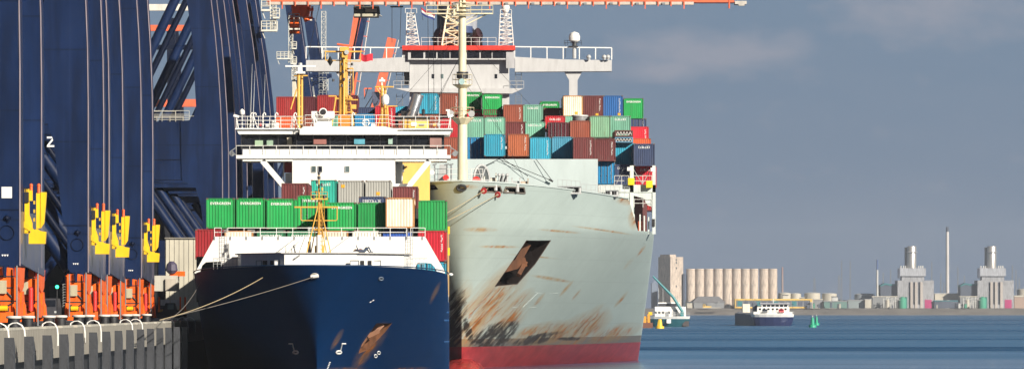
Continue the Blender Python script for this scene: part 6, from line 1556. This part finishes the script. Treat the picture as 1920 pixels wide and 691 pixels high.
simple('warehouse', 'low green warehouse in front of the tanks', 'warehouse', [('wall',1545,1588,565,577,FM('sage', (.10,.20,.18)),-10,14),('roof',1544,1589,563.4,565,FGREY,-10.5,15),('door',1570,1574,569,577,FDK,-10.3,.2)])
simple('warehouse', 'long grey-green low building between the green warehouse and the cream block', 'warehouse', [('wall',1590,1622,563,577,FM('greygreen', (.20,.24,.25)),-6,12),('roof',1589,1622,561,563,FGREY,-6.5,13)])
simple('block_building', 'small bright cream block left of the first power plant', 'building', [('wall',1622,1634,561,577,CRW,-14,10),('parapet',1621.6,1634.4,560,561,FWHT,-14.4,11)])
simple('pump_house', 'low dark building with pipework under the cream shed between the plants', 'building', [('wall',1752,1796,564,577,SLATE,-4,10),('fascia',1751,1797,562.6,564,FTEAL,-4.4,11)])
simple('long_shed', 'cream long shed between the two power plants', 'shed', [('wall',1753,1797,550,562,CRW,30,20),('roof',1752,1798,549,550,FWHT,29.5,21)])
simple('long_shed', 'low cream shed right of the second power plant', 'shed', [('wall',1902,1922,556,577,FM('brick', (.35,.25,.20)),0,14),('roof',1901,1923,553,556,CRW,-.5,15)])
simple('low_shed', 'low pale shed among pipes left of the first power plant', 'shed', [('wall',1636,1682,556,577,FGREY,-2,8),('roof',1635,1683,554.4,556,CRW,-2.5,9)])
simple('low_shed', 'low pale shed left of the second power plant', 'shed', [('wall',1800,1832,556,577,FGREY,-2,8),('roof',1799,1833,554.4,556,CRW,-2.5,9)])
def plant(o, lab):
    X = lambda a: a+o
    t = simple('power_plant', lab, 'power plant', [('hall',X(1683),X(1751),525,577,GRW,0,40),('boiler_box',X(1687),X(1736),502,517,FM('cladding_light', (.38,.395,.43)),4,28),('shoulder',X(1691),X(1733),517,525,GRW,6,24),
        ('door',X(1734),X(1747),561,577,FPINK,-.5,.4),('hall_base',X(1712),X(1733),570,577,FM('cladding_dark', (.30,.30,.32)),-1.4,1.3)])
    for a in (1709.5,1718,1728): fpx(X(a)-2.4,X(a)+2.4,528,577,-2.2,2.1).part('duct', FM('duct_beige', (.40,.36,.33)), t)
    for a in (1705.8,1714,1723.5): fpx(X(a)-1.2,X(a)+1.2,528,570,-.6,.5).part('duct_gap', SLATE, t)
    D = FDD+14; c = (XW(X(1709.5),D),D,0)
    c2 = (XW(X(1705),D),D+8,0)
    MB().lathe([(5.0,ZW(502,D)),(5.0,ZW(462,D)),(4.6,ZW(461,D))], c, 24).part('stack', FSTK, t); MB().lathe([(4.6,ZW(502,D)),(4.6,ZW(463,D))], c2, 20).part('stack', FGREY, t)
    MB().lathe([(5.6,ZW(473.5,D)),(6.6,ZW(473,D)),(6.6,ZW(472,D)),(5.2,ZW(471.5,D))], c, 24).part('stack_ring', GRW, t)
    fpx(X(1684.4),X(1688),503,521,2,10).part('side_duct', SLATE, t)
    q = MB()
    for a in (1689,1694,1698,1722,1726,1730): q.tube(W(X(a),502,D), W(X(a),497.5,D), .8, 6)
    q.part('vents', FWHT, t)
    an_ = thing('plant_annex', 'dark teal stepped annex on the left of the %s power plant' % ('first' if o == 0 else 'second'), 'building', (XW(X(1668),FDD),FDD+8,GZ), 'teal annexes'); D = FDD+8
    MB().prism([(XW(X(1651),D),GZ),(XW(X(1651),D),ZW(534,D)),(XW(X(1660),D),ZW(530,D)),(XW(X(1670),D),ZW(532,D)),(XW(X(1682.6),D),ZW(531,D)),(XW(X(1682.6),D),GZ)], D, D+30).part('wall', SLATE, an_)
    MB().prism([(XW(X(1650.6),D),ZW(537,D)),(XW(X(1651),D),ZW(534,D)),(XW(X(1660),D),ZW(530,D)),(XW(X(1670),D),ZW(532,D)),(XW(X(1682.5),D),ZW(531,D)),(XW(X(1682.5),D),ZW(534,D)),(XW(X(1670),D),ZW(535,D)),(XW(X(1660),D),ZW(533,D))], D-.6, D+30.5).part('roof_edge', FTEAL, an_)
    gt = thing('green_vessel', 'green rounded vessel at the foot of the %s power plant' % ('first' if o == 0 else 'second'), 'vessel', (XW(X(1692),FDD),FDD-6,GZ), 'green vessels'); D = FDD-7
    MB().lathe([(4.2,GZ),(4.4,ZW(562,D)),(3.2,ZW(557,D)),(.2,ZW(555,D))], (XW(X(1692),D),D,0), 14).part('shell', FGRN, gt); MB().lathe([(1.3,GZ),(1.3,ZW(556,D))], (XW(X(1699),D),D,0), 8).part('column', FM('green_dark', (.02,.14,.12)), gt)
    pr = thing('pipe_rack', 'tangle of pale pipes and tanks left of the %s power plant' % ('first' if o == 0 else 'second'), 'pipework', (XW(X(1668),FDD),FDD-14,GZ), 'pipe racks'); q = MB(); D = FDD-14; rr = random.Random(3)
    for k in range(9):
        x = X(1656+3.2*k); h = rr.uniform(555,568); q.tube(W(x,577,D), W(x,h,D), rr.uniform(.3,.7), 6)
        q.tube(W(x,h+2,D), W(x+6,h+2+rr.uniform(-1,1),D), .35, 5)
    q.part('pipe_bundle', FWHT, pr); MB().lathe([(2.2,GZ),(2.2,ZW(562,D)),(.3,ZW(560,D))], (XW(X(1664),D),D,0), 10).part('silo_bin', CRW, pr)
plant(0, 'grey power plant block with steel stack, the left one of two'); plant(150, 'grey power plant block with steel stack, the right one of two')
def chimney(lab, x, y0, wpx, m, cap, capy, dd=120):
    D = FDD+dd; t = thing('chimney', lab, 'chimney', (XW(x,D),D,GZ), 'far chimneys'); r = wpx/2*D/F; c = (XW(x,D),D,0)
    MB().lathe([(r*1.25,GZ),(r,ZW(capy,D))], c, 16).part('shaft', m, t); MB().lathe([(r,ZW(capy,D)),(r*.96,ZW(y0,D)),(r*.5,ZW(y0,D))], c, 16).part('cap', cap, t)
chimney('tall pale chimney with a dark cap between the power plants', 1776.5, 425, 5.4, FM('chimney_pale', (.50,.48,.47)), SLATE, 434)
chimney('shorter white chimney with a blue cap', 1645, 486, 3.6, FWHT, FM('cap_blue', (.05,.10,.25)), 505)
chimney('thin faded reddish chimney just right of the silos', 1467, 500, 3.2, FM('chimney_red', (.30,.22,.20)), FM('chimney_redcap', (.28,.18,.17)), 515)
for k, (x, y0, w_) in enumerate(((1578,488,1),(1594,488,1),(1573,515,3),(1527,520,4),(1747,490,.8),(1796,500,.9),(1764,512,1),(1808,516,1),(1898,496,1.8),(1905,505,.8),(1850,498,.8),(1656,510,.8),(1670,505,.7),(1911,520,1.2),(1770,530,2))):
    D = FDD+150; q = thing('lattice_pylon', 'thin lattice mast on the far shore, %s' % ['left of two tall ones over the green warehouse','right of two tall ones over the green warehouse','squat dark one over the green warehouse','wide faint one over the yellow framed shed','just left of the tall chimney','right of the tall chimney foot','short one between the plants','short one left of the second plant','thick one right of the second plant','slim one at the right edge','left of the second plant stack','left of the first plant box','over the first teal annex','near the tank at the right edge','beside the tall chimney foot'][k], 'mast', (XW(x,D),D,GZ), 'far lattice masts')
    m = MB().truss((XW(x,D),D,GZ), (XW(x,D),D,ZW(y0,D)), max(1.2, w_*1.3), 9, .16, .5)
    if w_ > 2: m.bar(W(x-4,y0+6,D), W(x+4,y0+6,D), .3).bar(W(x-3,y0+10,D), W(x+3,y0+10,D), .3)
    m.part('lattice', FGREY, q)
for k, (x, y0) in enumerate(((1395,533),(1411,533),(1428.5,543),(1368,550),(1348,565),(1500,560),(1562,553))):
    D = FDD-30; q = thing('lamp_post', 'slim lamp post on the far quay, %s' % ['in front of the seventh silo','in front of the eighth silo','in front of the ninth silo','in front of the fifth silo','right of the pitched shed','over the yellow framed shed','left of the green warehouse'][k], 'lamp post', (XW(x,D),D,GZ), 'far lamp posts')
    MB().tube((XW(x,D),D,GZ), W(x,y0,D), .25, 5, .15).part('pole', FGREY, q); MB().bar(W(x-1.2,y0,D), W(x+1.2,y0,D), .6).part('lamp_head', FWHT, q)
# far woods behind, low
wd = MB(); rr = random.Random(11); FOL = mat('far_foliage', (.045,.06,.045), .95, vs=.05, stretch=(1,1,1))
for k in range(420):
    x = rr.uniform(1250, 2100); D = FDD+rr.uniform(500,1200); h = rr.uniform(5,11)*(1.0 if x < 1680 else .8); c = Vector((XW(x,D),D,GZ+h*.45)); r_ = rr.uniform(4,10)
    vs = []
    for a in range(7):
        for b_ in range(4): th = a*2*math.pi/7; ph = -1.2+b_*.85; q = rr.uniform(.75,1.2); vs.append(c+Vector((math.cos(th)*math.cos(ph)*r_*q, math.sin(th)*math.cos(ph)*r_*q, math.sin(ph)*h*.55*q)))
    wd.add(vs, [(a*4+b_, ((a+1)%7)*4+b_, ((a+1)%7)*4+b_+1, a*4+b_+1) for a in range(7) for b_ in range(3)]+[tuple(a*4+3 for a in range(7))])
wd.thing('distant_woods', FOL, None, None, kind='stuff')
rr = random.Random(21)
hb = [('left','between the pale bow and the grain tower',1226,1234)]
simple('distant_building', 'dull blue tower block between the pale bow and the grain tower', 'building', [('wall',1222,1233,530,577,FM('blue_grey', (.16,.20,.27)),60,20),('roof_plant',1225,1230,526,530,FM('blue_grey', (.16,.20,.27)),62,8)])
simple('distant_building', 'small pale house at the shore left of the pitched shed', 'building', [('wall',1288,1298,567,577,CRW,-20,10),('roof',1287,1299,565,567,FDK,-20.5,11)])
for k, (x0,x1,y0,c,lab) in enumerate(((1468,1478,553,'w','small white hut right of the silos'),(1500,1509,558,'g','small grey hut behind the end of the yellow framed shed'),(1526,1543,561,'g','grey box store right of the yellow framed shed'),(1560,1571,556,'w','pale control room over the green warehouse'))):
    simple('hut', lab, 'hut', [('wall',x0,x1,y0,577,FWHT if c == 'w' else FGREY,-2,8),('roof',x0-.5,x1+.5,y0-1.2,y0,FDK if c == 'w' else CRW,-2.5,9)])

rr = random.Random(5)
cab = sorted(x for x in [rr.uniform(1462, 1915) for k in range(30)] if not (1680 < x < 1752 or 1830 < x < 1902))
cab = [x for i, x in enumerate(cab) if i == 0 or x-cab[i-1] > 5][:15]
for k, x in enumerate(cab):
    h = rr.uniform(566,572); w_ = rr.uniform(2,5); col = rr.choice((FWHT,FGREY,SLATE,CRW,FGRN)); word = {FWHT:'white',FGREY:'grey',SLATE:'slate blue',CRW:'cream',FGRN:'green'}[col]
    q = thing('shore_cabin', 'tiny %s cabin on the far shore, %s tiny cabin from the left' % (word, ordn[k]), 'cabin', (XW(x,FDD-24),FDD-24,GZ), 'tiny cabins on the far shore')
    fpx(x,x+w_,h,577,-24,5).part('wall', col, q); fpx(x-.3,x+w_+.3,h-.8,h,-24.4,6).part('roof', FGREY if col != FGREY else FWHT, q)
